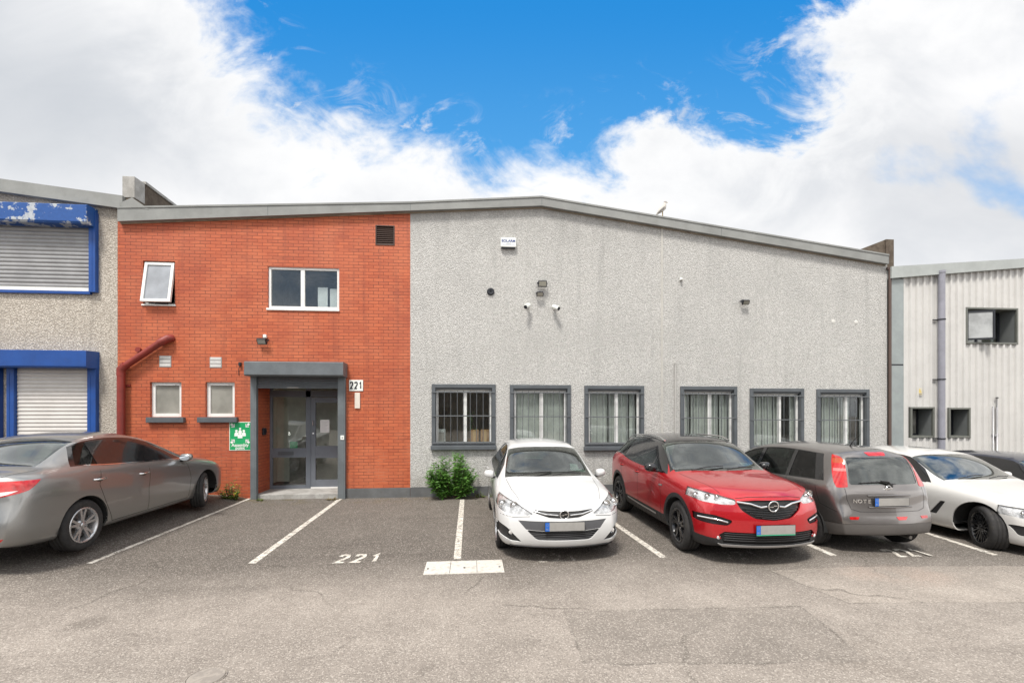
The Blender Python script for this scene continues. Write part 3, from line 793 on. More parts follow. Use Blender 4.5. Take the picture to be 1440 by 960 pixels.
NOTE = dict(L=4.083, W=1.665, H=1.55, axF=.80, axR=3.40, rw=.305, rim=.2, tw=.19, bowF=.26, bowR=.16, rl=.5,
    C=[(0, .74), (.06, .80), (.25, .88), (.6, .98), (.85, 1.04), (.98, 1.09), (1.3, 1.27), (1.65, 1.43), (2.0, 1.51), (2.4, 1.545), (2.8, 1.545), (3.3, 1.525), (3.65, 1.49), (3.80, 1.45), (3.87, 1.36), (3.95, 1.15), (4.0, 1.0), (4.04, .95), (4.083, .91)],
    R=[(0, .45, .73), (.4, .58, .89), (.9, .68, 1.02), (1.3, .64, 1.19), (1.7, .59, 1.36), (2.1, .565, 1.44), (2.6, .56, 1.465), (3.3, .545, 1.44), (3.65, .53, 1.41), (3.80, .53, 1.36), (3.88, .55, 1.25), (3.97, .6, 1.02), (4.083, .56, .88)],
    B=[(0, .60, .70), (.4, .71, .83), (.9, .76, .93), (2.0, .77, .97), (3.0, .77, 1.0), (3.5, .75, 1.02), (3.8, .72, 1.03), (3.95, .70, .97), (4.083, .65, .84)],
    plan=plan(4.083, .80, .84), sill=[(0, .22), (.25, .19), (1, .2), (3.3, .21), (3.8, .25), (4.083, .29)],
    XF=[(.2, .05), (.4, 0), (.55, .02), (.74, .10)], XR=[(.25, .03), (.36, 0), (.56, 0), (.60, .05), (.8, .07), (1.0, .09)],
    dlo=((1.12, 3.66), (1.32, 3.42)), panes=[(1.2, 2.02, 1.5, 2.02, 'c'), (2.11, 2.86, 2.11, 2.82, 'c'), (2.94, 3.5, 2.9, 3.28, 't')],
    ws=(.93, 1.62), rwin=[(-.53, 1.0), (.53, 1.0), (.48, 1.385), (-.48, 1.385)], rw_axis='rear', paint=GREYP, wheel='cover', wmat=ALLOY, mirror=(1.34, 1.0), mw=.17, handles=[(2.08, .86), (2.92, .88)],
    regions=[
        dict(name='indicator_lamp', kind='rearlamp', mat=AMBER, axis='front', face='b', mirror=True, xlim=3.30, poly=[(.515, 1.30), (.75, 1.29), (.75, 1.36), (.505, 1.37)], slant=((3.70, .6, 1.22), (-1, 0, -.64))),
        dict(name='reversing_lamp', kind='rearlamp', mat=simple('pink_lens', (.5, .16, .15), .15, coat=1), axis='front', face='b', mirror=True, xlim=3.30, poly=[(.53, 1.19), (.75, 1.18), (.75, 1.22), (.525, 1.23)], slant=((3.70, .6, 1.22), (-1, 0, -.64))),
        dict(name='tail_light', kind='rearlamp', axis='front', face='b', mirror=True, xlim=3.30, poly=rounded([(.80, .99), (.66, .955), (.555, .965), (.53, 1.2), (.50, 1.39), (.52, 1.43), (.72, 1.47)], .02, 3), slant=((3.68, .6, 1.22), (-1, 0, -.64))),
        dict(name='brake_light', kind='rearlamp', axis='front', face='b', poly=rounded([(-.16, 1.455), (.16, 1.455), (.13, 1.405), (-.13, 1.405)], .015)),
        dict(name='reflector', kind='rearlamp', axis='front', face='b', mirror=True, poly=rounded([(.47, .555), (.60, .555), (.60, .515), (.49, .515)], .01)),
        dict(name='fog_lamp', kind='rearlamp', axis='front', face='b', poly=rounded([(.05, .555), (.24, .555), (.20, .508), (.08, .508)], .012)),
        dict(name='bumper_base', kind='trim', mat=simple('taupe_bumper', (.085, .078, .073), .5), push=.004, axis='front', face='b', xlim=3.72, only=[0], poly=[(-.95, .455), (.95, .455), (.95, .2), (-.95, .2)]),
    ],
    gaps=[('side', [(1.25, .96), (1.16, .6), (1.2, .3)]), ('side', [(2.06, .98), (2.1, .6), (2.08, .28)]), ('side', [(2.9, 1.0), (2.97, .8), (2.85, .5), (2.78, .3)]),
          ('rear', [(0, .625), (.45, .625), (.56, .66), (.60, .8), (.60, .95)]), ('side', [(3.55, .95), (3.66, .7), (3.9, .615), (4.0, .6)])])

SALOON = dict(L=4.695, W=1.82, H=1.48, axF=.96, axR=3.66, rw=.32, rim=.212, tw=.215, bowF=.28, bowR=.22, rl=.6,
    C=[(0, .70), (.06, .74), (.3, .82), (.7, .90), (1.15, .97), (1.3, 1.01), (1.75, 1.24), (2.1, 1.38), (2.45, 1.455), (2.85, 1.48), (3.2, 1.46), (3.42, 1.42), (3.52, 1.39), (3.8, 1.245), (4.06, 1.12), (4.15, 1.10), (4.5, 1.075), (4.62, 1.05), (4.665, .99), (4.695, .92)],
    R=[(0, .48, .69), (.4, .62, .83), (.8, .68, .90), (1.3, .72, .96), (1.75, .68, 1.14), (2.15, .61, 1.305), (2.5, .585, 1.385), (2.9, .58, 1.41), (3.25, .575, 1.39), (3.5, .58, 1.345), (3.8, .61, 1.20), (4.06, .65, 1.085), (4.15, .66, 1.075), (4.5, .66, 1.045), (4.695, .58, .91)],
    B=[(0, .64, .67), (.3, .74, .77), (.8, .80, .86), (1.3, .815, .93), (2.2, .82, .98), (3.2, .815, 1.03), (3.7, .79, 1.065), (4.1, .76, 1.06), (4.5, .73, 1.02), (4.695, .66, .88)],
    plan=plan(4.695, .80, .84), sill=[(0, .22), (.25, .18), (1, .2), (3.6, .21), (4.3, .24), (4.695, .29)],
    XF=[(.2, .05), (.4, 0), (.6, .02), (.72, .1)], XR=[(.25, .03), (.36, 0), (.55, .0), (.62, .05), (.9, .09), (1.08, .05)],
    dlo=((1.42, 3.76), (1.62, 3.56)), panes=[(1.5, 2.44, 1.84, 2.44, 'c'), (2.53, 3.30, 2.53, 3.24, 'c'), (3.36, 3.68, 3.30, 3.50, 't')],
    ws=(1.24, 2.15), rwin=(3.42, 4.03), rw_axis='top', paint=SILVERP, wheel='double', wmat=ALLOY, mirror=(1.68, .98), mw=.19, handles=[(2.62, .84), (3.45, .875)], hmat=CHROME, steer=R(20),
    regions=[
        dict(name='reversing_lamp', kind='rearlamp', mat=WHITELENS, axis='side', face='s', mirror=True, poly=[(4.42, .885), (4.80, .845), (4.80, .80), (4.52, .815)]),
        dict(name='tail_light', kind='rearlamp', axis='side', face='s', mirror=True, poly=[(4.22, .985), (4.80, .995), (4.80, .80), (4.52, .815), (4.36, .88)]),
        dict(name='bumper_reflector', kind='rearlamp', axis='front', face='b', mirror=True, poly=rounded([(.50, .38), (.74, .38), (.70, .335), (.50, .335)], .01)),
    ],
    gaps=[('side', [(1.56, .9), (1.46, .6), (1.5, .3)]), ('side', [(2.48, .93), (2.52, .6), (2.5, .28)]), ('side', [(3.40, .98), (3.46, .8), (3.32, .5), (3.2, .28)]), ('side', [(1.5, .27), (3.2, .27)]),
          ('rear', [(.30, .60), (.44, .66), (.47, .8), (.46, 1.0)]), ('rear', [(0, .60), (.30, .60)]), ('top', [(4.62, .5), (4.4, .64), (4.1, .70)])])

BMW = dict(L=4.936, W=1.868, H=1.479, axF=.87, axR=3.845, rw=.345, rim=.245, tw=.24, bowF=.30, bowR=.2, arch=.05,
    C=[(0, .72), (.06, .76), (.3, .84), (.8, .92), (1.3, .975), (1.48, .995), (1.56, 1.02), (1.75, 1.135), (1.95, 1.26), (2.15, 1.38), (2.28, 1.42), (2.6, 1.465), (3.05, 1.475), (3.4, 1.46), (3.8, 1.38), (4.2, 1.22), (4.4, 1.14), (4.8, 1.1), (4.9, 1.05), (4.936, .95)],
    R=[(0, .50, .71), (.4, .64, .84), (.9, .70, .91), (1.5, .76, .96), (1.60, .755, .98), (1.75, .745, 1.07), (1.95, .72, 1.195), (2.2, .675, 1.335), (2.32, .66, 1.365), (2.7, .635, 1.39), (3.1, .60, 1.395), (3.5, .59, 1.37), (3.9, .60, 1.26), (4.3, .66, 1.11), (4.7, .66, 1.07), (4.936, .6, .93)],
    B=[(0, .66, .68), (.3, .77, .77), (.8, .83, .86), (1.5, .84, .915), (2.4, .84, .95), (3.5, .83, .985), (4.2, .78, 1.03), (4.7, .74, 1.0), (4.936, .66, .88)],
    plan=plan(4.936, .80), sill=[(0, .22), (.25, .18), (1, .2), (3.8, .2), (4.936, .29)],
    XF=[(.2, .05), (.4, 0), (.6, .02), (.72, .08)], XR=[(.25, .03), (.4, 0), (.9, .06), (1.08, .05)],
    dlo=((1.68, 4.0), (1.90, 3.8)), panes=[(1.80, 2.72, 2.04, 2.74, 'c'), (2.81, 3.6, 2.82, 3.5, 't'), (3.66, 3.9, 3.56, 3.72, 't')],
    ws=(1.55, 2.22), wgap=.02, rwin=(3.75, 4.35), rw_axis='top', paint=WHITEP2, wheel='multi', wmat=DARKALLOY, mirror=(1.98, 1.0), mw=.2, handles=[(2.85, .85), (3.6, .88)], steer=R(-26),
    regions=[
        dict(name='headlight', kind='head', axis='front', face='f', mirror=True, xlim=.62, poly=rounded([(1.0, .77), (.80, .75), (.55, .715), (.42, .69), (.44, .63), (.62, .60), (.82, .60), (1.0, .66)], .02), eyes=[(-.1, .04), (.06, .04)]),
        dict(name='kidney_grille', kind='grille', axis='front', face='f', mirror=True, push=.02, poly=rounded([(.03, .69), (.34, .69), (.36, .6), (.28, .52), (.06, .52)], .04)),
        dict(name='lower_grille', kind='grille', axis='front', face='f', push=.03, mat=MESHM, poly=rounded([(-.5, .42), (.5, .42), (.42, .28), (-.42, .28)], .04)),
        dict(name='side_vent', kind='grille', axis='side', face='s', mirror=True, push=.01, poly=[(1.36, .66), (1.44, .66), (1.64, .42), (1.52, .42)]),
        dict(name='air_intake', kind='grille', axis='front', face='f', mirror=True, push=.02, xlim=.5, poly=rounded([(.90, .50), (.60, .46), (.58, .36), (.86, .34)], .03)),
    ],
    gaps=[('side', [(1.86, .93), (1.72, .6), (1.74, .28)]), ('side', [(2.77, .95), (2.8, .6), (2.78, .28)]), ('side', [(1.74, .27), (3.3, .27)])])

HATCH = dict(ASTRA); HATCH.update(paint=DARKP, regions=[], gaps=ASTRA['gaps'][:3], dlo=((1.42, 4.0), (1.62, 3.86)), wheel='five', panes=[(1.5, 2.42, 1.78, 2.40, 'c'), (2.50, 3.34, 2.48, 3.26, 'c'), (3.41, 3.86, 3.34, 3.74, 't')])

def bars(car, name, lines, r, mat, parent, off=.012, n=8, flat=1.0, kind='front'):
    m = MB()
    for ln in lines:
        pts = []
        for i in range(len(ln) - 1):
            for k in range(6): pts.append((ln[i][0] + (ln[i + 1][0] - ln[i][0]) * k / 6, ln[i][1] + (ln[i + 1][1] - ln[i][1]) * k / 6))
        pts.append(ln[-1]); fn = car.front if kind == 'front' else car.rear
        m.tube([fn(y, z, off) for y, z in pts], r, 0, n, flat=flat)
    return m.build(name, mat, parent)

def part_named(root, nm):
    return next(o for o in root.children if o.name.split('.')[0] == nm)

def finish_astra(car):
    rt = car.root; ug = part_named(rt, 'upper_grille')
    bars(car, 'chrome_bar', [[(.40, .69), (.25, .652), (.08, .64)], [(-.40, .69), (-.25, .652), (-.08, .64)]], .010, CHROME, ug, .006, flat=1.0)
    bolt_badge(rt, car.front(0, .645, .012), .058, tilt=R(-10))
    lg = part_named(rt, 'lower_grille')
    bars(car, 'grille_mesh', [[(-.46, z), (0, z), (.46, z)] for z in (.425, .40, .375, .35, .33)], .004, PANELM, lg, -.02)
    c = car.front(-.0, .505, .012); plate(rt, c, None, 1)
    for o, sg in zip([o for o in rt.children if o.name.startswith('fog_lamp_recess')], (1, -1)):
        m = MB(); h = car.front(sg * .70, .40, -.01); m.lathe([(.045, -.012), (.045, .0), (.036, .012)], h, 'x', 0, 20); m.ball(h + Vector((.004, 0, 0)), .03, 1, 2, (.4, 1, 1)); m.build('fog_lamp', [CHROME, WHITELENS], o)
    # grey lip under the bumper
    m = MB(); car2 = [car.front(y / 10, .225, -.02) + Vector((0, 0, -.02)) for y in range(-7, 8)]; m.tube(car2, .03, 0, 8, flat=.5); m.build('bumper_lip', BLACK, rt)
    # stickers behind the windscreen, low on the car's left
    m = MB()
    for (x, y, a, b) in ((1.50, -.46, .13, .10), (1.42, -.50, .24, .07)):
        q = [car.topp(x + dx, y + dy, -.012) for dx, dy in ((-b / 2, -a / 2), (-b / 2, a / 2), (b / 2, a / 2), (b / 2, -a / 2))]; m.quad(*q, 0)
    m.build('tax_disc', PAPER, rt)

def finish_grand(car):
    rt = car.root; g = part_named(rt, 'front_grille')
    bars(car, 'chrome_wing', [[(.44, .835), (.28, .815), (.16, .775), (.085, .785)], [(-.44, .835), (-.28, .815), (-.16, .775), (-.085, .785)]], .014, CHROME, g, .004)
    bars(car, 'grille_slat', [[(y0, z), (0, z - .02), (-y0, z)] for y0, z in ((.38, .76), (.35, .73), (.30, .70), (.24, .67), (.16, .645))], .007, GLOSSBLK, g, -.012)
    bolt_badge(rt, car.front(0, .785, .014), .066, tilt=R(-6))
    plate(rt, car.front(0, .50, .016), None, 1, green=True)
    for o, sg in zip([o for o in rt.children if o.name.startswith('fog_lamp_recess')], (1, -1)):
        m = MB(); m.tube([car.front(sg * y, z, -.008) for y, z in ((.56, .575), (.66, .600), (.76, .612), (.84, .61))], .013, 0, 8); m.build('chrome_strip', CHROME, o)
    m = MB()
    for sg in (1, -1): m.ball(car.front(sg * .66, .37, -.004), .026, 0, 2, (.3, 1, 1))
    m.build('fog_lamp', LAMPBOWL, rt)
    lg = part_named(rt, 'lower_grille'); bars(car, 'grille_mesh', [[(-.6, z), (0, z), (.6, z)] for z in (.43, .40, .37, .34)], .006, BLACK, lg, -.012)
    for sg in (1, -1):
        m = MB(); m.tube([car.side(x, car.Rr(x)[1] - .0, sg, .0) + Vector((0, -sg * .025, .035 + .02 * (1 if 2.2 < x < 4.0 else 0))) for x in [2.05 + .1 * k for k in range(22)]], .014, 0, 8); m.build('roof_rail', CHROME, rt)
        m = MB(); car.ribbon(m, [(x, car.B(x)[1] + .004) for x in [1.5 + .2 * k for k in range(13)]], 'side', .016, .003, 0, sg); m.build('window_trim', GLOSSBLK, rt)
        m = MB(); car.ribbon(m, [(1.7, .36), (2.5, .37), (3.05, .39)], 'side', .03, .006, 0, sg); m.build('sill_strip', SILVERTRIM, rt)
        m = MB(); car.ribbon(m, [(1.42, .86), (1.56, .85)], 'side', .022, .004, 0, sg); m.build('wing_badge', CHROME, rt)
    hb = MB()
    for sg in (1, -1):
        q = [(.36, .36 * sg), (.8, .42 * sg), (1.1, .46 * sg)]; hb.tube([car.topp(x, y, -.006) for x, y in q], .014, 0, 8, flat=.5)
    hb.build('bonnet_crease', car.S['paint'], rt)
    m = MB(); q = [car.topp(x, y, -.012) for x, y in ((1.38, -.40), (1.38, -.58), (1.46, -.58), (1.46, -.40))]; m.quad(*q, 0); m.build('parking_ticket', PAPER, rt)

def finish_note(car):
    rt = car.root
    plate(rt, car.rear(0, .765, .016), None, 1, rear=True)
    bars(car, 'plate_surround', [[(-.33, .85), (0, .853), (.33, .85)], [(-.33, .69), (0, .688), (.33, .69)]], .012, car.S['paint'], rt, .002, kind='rear')
    m = MB()
    for i, ch in enumerate('NOTE'):
        c = car.rear(-.50 + .062 * i, .77, .006); n = car.hit((car.L + 3, -.50 + .062 * i, .77), (-1, 0, 0))[1]; a = math.atan2(n.y, n.x)
        m.text(ch, Matrix.Translation(c) @ Matrix.Rotation(PI / 2 + a, 4, 'Z') @ Matrix.Rotation(PI / 2, 4, 'X'), .075, 0, .004, 1.0, .001)
    m.build('model_lettering', CHROME, rt)
    m = MB(); c = car.rear(0, .945, .008); m.lathe([(.04 + .006 * math.cos(a), .006 * math.sin(a)) for a in [2 * PI * k / 8 for k in range(8)]], c, 'x', 0, 24, closed=True); m.box((c.x - .006, -.052, c.z - .011), (c.x + .008, .052, c.z + .011), 0, .003); m.build('badge', CHROME, rt)
    m = MB(); p = [car.rear(.0, .98, .03), car.rear(.05, 1.0, .04), car.rear(-.12, 1.045, .03), car.rear(-.33, 1.03, .025)]
    m.tube([car.rear(.06, .965, .02), car.rear(.0, 1.03, .045), car.rear(-.10, 1.045, .035)], .013, 0, 8); m.tube([car.rear(.12, 1.0, .02), car.rear(-.10, 1.035, .025), car.rear(-.38, 1.022, .02)], .008, 0, 6); m.build('rear_wiper', BLACK, rt)
    m = MB(); m.tube([(3.3, 0, 1.52), (3.36, 0, 1.60), (3.5, 0, 1.72)], [.012, .006, .003], 0, 6); m.build('aerial', BLACK, rt)
    m = MB(); m.tube([(3.8, .3, .25), (4.02, .3, .245)], .025, 0, 12); m.build('exhaust', DISC, rt)

def finish_saloon(car):
    rt = car.root
    plate(rt, car.rear(0, .73, .014), None, 1, rear=True)
    m = MB(); m.tube([(4.2, -.5, .25), (4.6, -.5, .245)], .03, 0, 12); m.build('exhaust', CHROME, rt)
    for sg in (1, -1):
        m = MB()
        car.ribbon(m, [(x, car.B(x)[1] + .008) for x in [1.5 + .16 * k for k in range(14)]], 'side', .014, .003, 0, sg); m.build('window_trim', CHROME, rt)
    bars(car, 'boot_chrome', [[(-.42, .86), (0, .875), (.42, .86)]], .014, CHROME, rt, .006, kind='rear')

def finish_bmw(car):
    rt = car.root
    m = MB()
    for sg in (1, -1):
        for k in range(7): m.tube([car.front(sg * (.06 + k * .043), .675, -.004), car.front(sg * (.06 + k * .043), .535, -.004)], .006, 0, 6)
    m.build('grille_slat', CHROME, rt); plate(rt, car.front(0, .46, .014), None, 1)
    for sg in (1, -1):
        m = MB(); car.ribbon(m, [(x, car.B(x)[1] + .004) for x in [1.76 + .16 * k for k in range(14)]], 'side', .014, .003, 0, sg); m.build('window_trim', GLOSSBLK, rt)

CARS = {}
def place(S, name, label, nose_to_wall, cx, axle_y, axle, fin=None, scale=1.0, zs=1.0):
    """cx: world X of the car's centre line; axle_y: world Y of the given axle"""
    xa = S[axle]
    if nose_to_wall: rot = -PI / 2; oy = axle_y + xa * scale
    else: rot = PI / 2; oy = axle_y - xa * scale
    z = ground_fall(cx)
    c = build_car(name, S, (cx, oy, z), rot, label)
    if fin: fin(c)
    c.root.scale = (scale, scale, scale * zs)
    c.bmh.free(); CARS[label[:5]] = c.root
    return c
def place_cars():
    a = ground_at(127, 771, .13)
    place(SALOON, 'saloon_car', 'silver grey saloon at the far left, its rear cut by the frame', True, a.x - .92, a.y - .1, 'axR', finish_saloon, 1.06)
    place(ASTRA, 'hatchback_car', 'white hatchback with dark grille and round emblem facing out beside the bush', False, 1.225, -4.12, 'axF', finish_astra)
    place(GRAND, 'suv_car', 'red crossover with black roof and black wheels facing out', False, 3.87, -4.5, 'axF', finish_grand)
    place(NOTE, 'small_car', 'grey brown small hatchback with tall red tail lights parked nose to the wall', True, 5.95, -4.32, 'axR', finish_note, 1.0, .985)
    b = ground_at(1378, 771, -.13)
    place(BMW, 'executive_car', 'white saloon with black multi spoke wheels, front wheel turned, cut by the frame', False, b.x + .94, b.y + .05, 'axF', finish_bmw, 1.0, .985)
    place(HATCH, 'dark_car', 'dark navy car mostly hidden behind the white saloon at the far right', False, 11.15, -4.0, 'axF', None, 1.0, .95)
# ------------------------------------------------------------------ surface materials of the place
def asphalt():
    m, nt, p = _mat('asphalt'); g = NT(nt); o = g.pos(); s = g.sep(o)
    big = g.noise(o, .35, 5, .6); mid = g.noise(o, 1.7, 6, .62); fine = g.noise(o, 38, 4, .7)
    st = g.vor(o, 95, 'F1', 'Color'); sc = g.sep(st)[0]; stone = g.vor(o, 95)
    # parking bays: darker, less worn tarmac towards the wall; pale worn aggregate on the road
    yy = g.math('ADD', s[1], g.math('MULTIPLY', g.math('SUBTRACT', big, .5), 2.2))
    road = g.ramp(yy, (-4.6, -6.3, 0, 1))
    c = g.mix(road, (.108, .095, .082), (.238, .209, .182))
    c = g.mix(g.ramp(mid, (.35, .7, 0, .55)), c, g.mix(road, (.142, .124, .108), (.345, .306, .268)))
    c = g.mix(g.ramp(big, (.55, .75, 0, .30)), c, (.14, .115, .092))
    tv = g.n('ShaderNodeCombineXYZ'); g.l(g.math('MULTIPLY', s[0], .22), tv.inputs[0]); g.l(g.math('MULTIPLY', s[1], 1.5), tv.inputs[1]); c = g.mix(g.ramp(g.noise(tv.outputs[0], 1, 5, .65), (.50, .68, 0, .45)), c, g.mix(road, (.07, .06, .052), (.17, .148, .128)))
    # reinstated patches cut by straight edges (trench repairs)
    def half(x0, y0, x1, y1):
        dx, dy = x1 - x0, y1 - y0; L_ = math.hypot(dx, dy); a, b = -dy / L_, dx / L_
        return g.math('ADD', g.math('ADD', g.math('MULTIPLY', s[0], a), g.math('MULTIPLY', s[1], b)), -(a * x0 + b * y0))
    wob = g.math('MULTIPLY', g.math('SUBTRACT', g.noise(o, 3, 4, .6), .5), .10)
    def patch(pts):
        d = None
        for i in range(len(pts)):
            h = half(*pts[i], *pts[(i + 1) % len(pts)]); d = h if d is None else g.math('MINIMUM', d, h)
        return g.math('ADD', d, wob)
    p1 = patch([(.89, -7.39), (3.19, -7.56), (3.40, -6.50), (.94, -6.42)])
    p2 = patch([(3.95, -6.50), (14, -6.9), (14, -5.2), (3.75, -5.45)])
    for d, col, k in ((p1, (.185, .163, .142), .9), (p2, (.32, .28, .24), .35)):
        c = g.mix(g.ramp(d, (-.006, .012, 0, k)), c, g.mix(g.ramp(mid, (.3, .7)), col, [x * 1.3 for x in col]))
        seam = g.math('MULTIPLY', g.ramp(g.math('ABSOLUTE', d), (.024, .0, 0, .5)), g.ramp(g.noise(o, 2.2, 4), (.40, .60)))
        c = g.mix(seam, c, (.05, .043, .036))
    # rusty and oily stains in the bays, green-brown moss along the foot of the wall
    spots = g.ramp(g.noise(o, .9, 3, .5), (.66, .74, 0, .35)); c = g.mix(spots, c, (.05, .04, .032))
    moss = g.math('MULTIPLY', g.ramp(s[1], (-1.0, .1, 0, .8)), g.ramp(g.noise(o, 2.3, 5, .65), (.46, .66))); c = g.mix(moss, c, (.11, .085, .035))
    dx = g.math('SUBTRACT', s[0], 5.3); dy = g.math('ADD', s[1], 5.75); r2 = g.math('ADD', g.math('MULTIPLY', dx, dx), g.math('MULTIPLY', g.math('MULTIPLY', dy, dy), 5))
    c = g.mix(g.math('MULTIPLY', g.ramp(r2, (1.2, .0, 0, .2)), g.ramp(mid, (.35, .65))), c, (.26, .13, .08))
    # hairline cracks
    wv = g.n('ShaderNodeVectorMath', operation='ADD'); nz = g.n('ShaderNodeTexNoise'); nz.inputs['Scale'].default_value = 1.4; g.l(o, nz.inputs['Vector'])
    sc2 = g.n('ShaderNodeVectorMath', operation='SCALE'); sc2.inputs['Scale'].default_value = .7; g.l(nz.outputs['Color'], sc2.inputs[0]); g.l(o, wv.inputs[0]); g.l(sc2.outputs[0], wv.inputs[1])
    cr = g.vor(wv.outputs[0], .42, 'DISTANCE_TO_EDGE'); crk = g.math('MULTIPLY', g.ramp(cr, (.012, .002, 0, 1)), g.ramp(g.noise(o, .6, 3), (.50, .62, 0, .45)))
    c = g.mix(crk, c, (.045, .038, .03))
    # individual stones
    c = g.mix(g.ramp(sc, (.72, .95, 0, .38)), c, (.58, .53, .47)); c = g.mix(g.ramp(sc, (.25, .02, 0, .42)), c, (.07, .06, .052))
    c = g.mix(g.ramp(fine, (.35, .7, 0, .22)), c, g.mix(.5, c, (.03, .027, .024)))
    g.l(c, p.inputs['Base Color']); p.inputs['Roughness'].default_value = .88; p.inputs['Specular IOR Level'].default_value = .3
    h = g.math('ADD', g.math('MULTIPLY', stone, -1.0), g.math('MULTIPLY', fine, .5)); h = g.math('SUBTRACT', h, g.math('MULTIPLY', crk, 1.5))
    g.bump(h, .55, .006, p.inputs['Normal']); return m

def line_paint():
    m = bpy.data.materials.new('road_paint'); m.use_nodes = True; nt = m.node_tree; p = nt.nodes['Principled BSDF']; g = NT(nt); o = g.pos()
    c = g.mix(g.ramp(g.noise(o, 9, 5, .7), (.35, .7)), (.50, .46, .40), (.70, .67, .61)); g.l(c, p.inputs['Base Color']); p.inputs['Roughness'].default_value = .8
    g.bump(g.vor(o, 95), .4, .004, p.inputs['Normal'])
    wear = g.math('ADD', g.noise(o, 14, 6, .75), g.math('MULTIPLY', g.vor(o, 95), .30)); f = g.ramp(wear, (.69, .76))
    tr = g.n('ShaderNodeBsdfTransparent'); mx = g.n('ShaderNodeMixShader'); g.l(f, mx.inputs[0]); g.l(p.outputs[0], mx.inputs[1]); g.l(tr.outputs[0], mx.inputs[2])
    g.l(mx.outputs[0], nt.nodes['Material Output'].inputs[0]); return m
def faded_paint():
    m = line_paint(); m.name = 'faded_road_paint'
    for n in m.node_tree.nodes:
        if n.type == 'MAP_RANGE' and abs(n.inputs['From Min'].default_value - .69) < 1e-4: n.inputs['From Min'].default_value = .50; n.inputs['From Max'].default_value = .66
    return m

def brick_mat(name='painted_brick', rot=False):
    m, nt, p = _mat(name); g = NT(nt); o = g.pos(); s = g.sep(o)
    cv = g.n('ShaderNodeCombineXYZ'); g.l(s[1] if rot else s[0], cv.inputs[0]); g.l(s[2], cv.inputs[1])
    b = g.n('ShaderNodeTexBrick'); g.l(cv.outputs[0], b.inputs['Vector']); b.inputs['Scale'].default_value = 1.0
    b.inputs['Brick Width'].default_value = .225; b.inputs['Row Height'].default_value = .075; b.inputs['Mortar Size'].default_value = .0055; b.inputs['Mortar Smooth'].default_value = .5; b.inputs['Bias'].default_value = 0
    b.inputs['Color1'].default_value = (.49, .112, .040, 1); b.inputs['Color2'].default_value = (.38, .078, .028, 1); b.inputs['Mortar'].default_value = (.30, .047, .018, 1)
    n1 = g.noise(o, 1.1, 5, .6); c = g.mix(g.ramp(n1, (.35, .7, 0, .6)), b.outputs[0], (.55, .165, .075)); c = g.mix(g.ramp(g.noise(o, .5, 4, .6), (.42, .66, 0, .35)), c, (.30, .055, .028))
    # darker weathered joints, patchy; pale joints low on the wall
    jd = g.math('MULTIPLY', b.outputs['Fac'], g.ramp(g.noise(o, 2.2, 5, .7), (.36, .60, .15, .95))); c = g.mix(jd, c, (.10, .028, .016))
    jl = g.math('MULTIPLY', g.math('MULTIPLY', b.outputs['Fac'], g.ramp(s[2], (1.9, .9))), g.ramp(g.noise(o, 2.6, 3), (.5, .65, 0, .6))); c = g.mix(jl, c, (.62, .26, .15))
    st = g.math('MULTIPLY', g.ramp(g.noise(o, 7, 5, .7), (.66, .74, 0, .7)), 1.0); c = g.mix(st, c, (.24, .05, .028))
    wh = g.ramp(g.noise(o, 10, 3, .5), (.775, .80, 0, .7)); c = g.mix(wh, c, (.62, .40, .32))
    # rain streaks
    sv = g.n('ShaderNodeCombineXYZ'); g.l(g.math('MULTIPLY', s[0], 6), sv.inputs[0]); g.l(g.math('MULTIPLY', s[2], .35), sv.inputs[1]); c = g.mix(g.ramp(g.noise(sv.outputs[0], 1, 4, .6), (.50, .72, 0, .38)), c, (.24, .055, .028))
    hv = g.n('ShaderNodeCombineXYZ'); g.l(g.math('MULTIPLY', s[0], .9), hv.inputs[0]); g.l(g.math('MULTIPLY', s[2], 9), hv.inputs[1]); c = g.mix(g.ramp(g.noise(hv.outputs[0], 1, 5, .7), (.52, .74, 0, .45)), c, (.20, .042, .024))
    g.l(c, p.inputs['Base Color']); p.inputs['Roughness'].default_value = .62
    h = g.math('SUBTRACT', g.math('MULTIPLY', g.noise(o, 40, 4, .6), .25), b.outputs['Fac']); g.bump(h, .8, .006, p.inputs['Normal']); return m

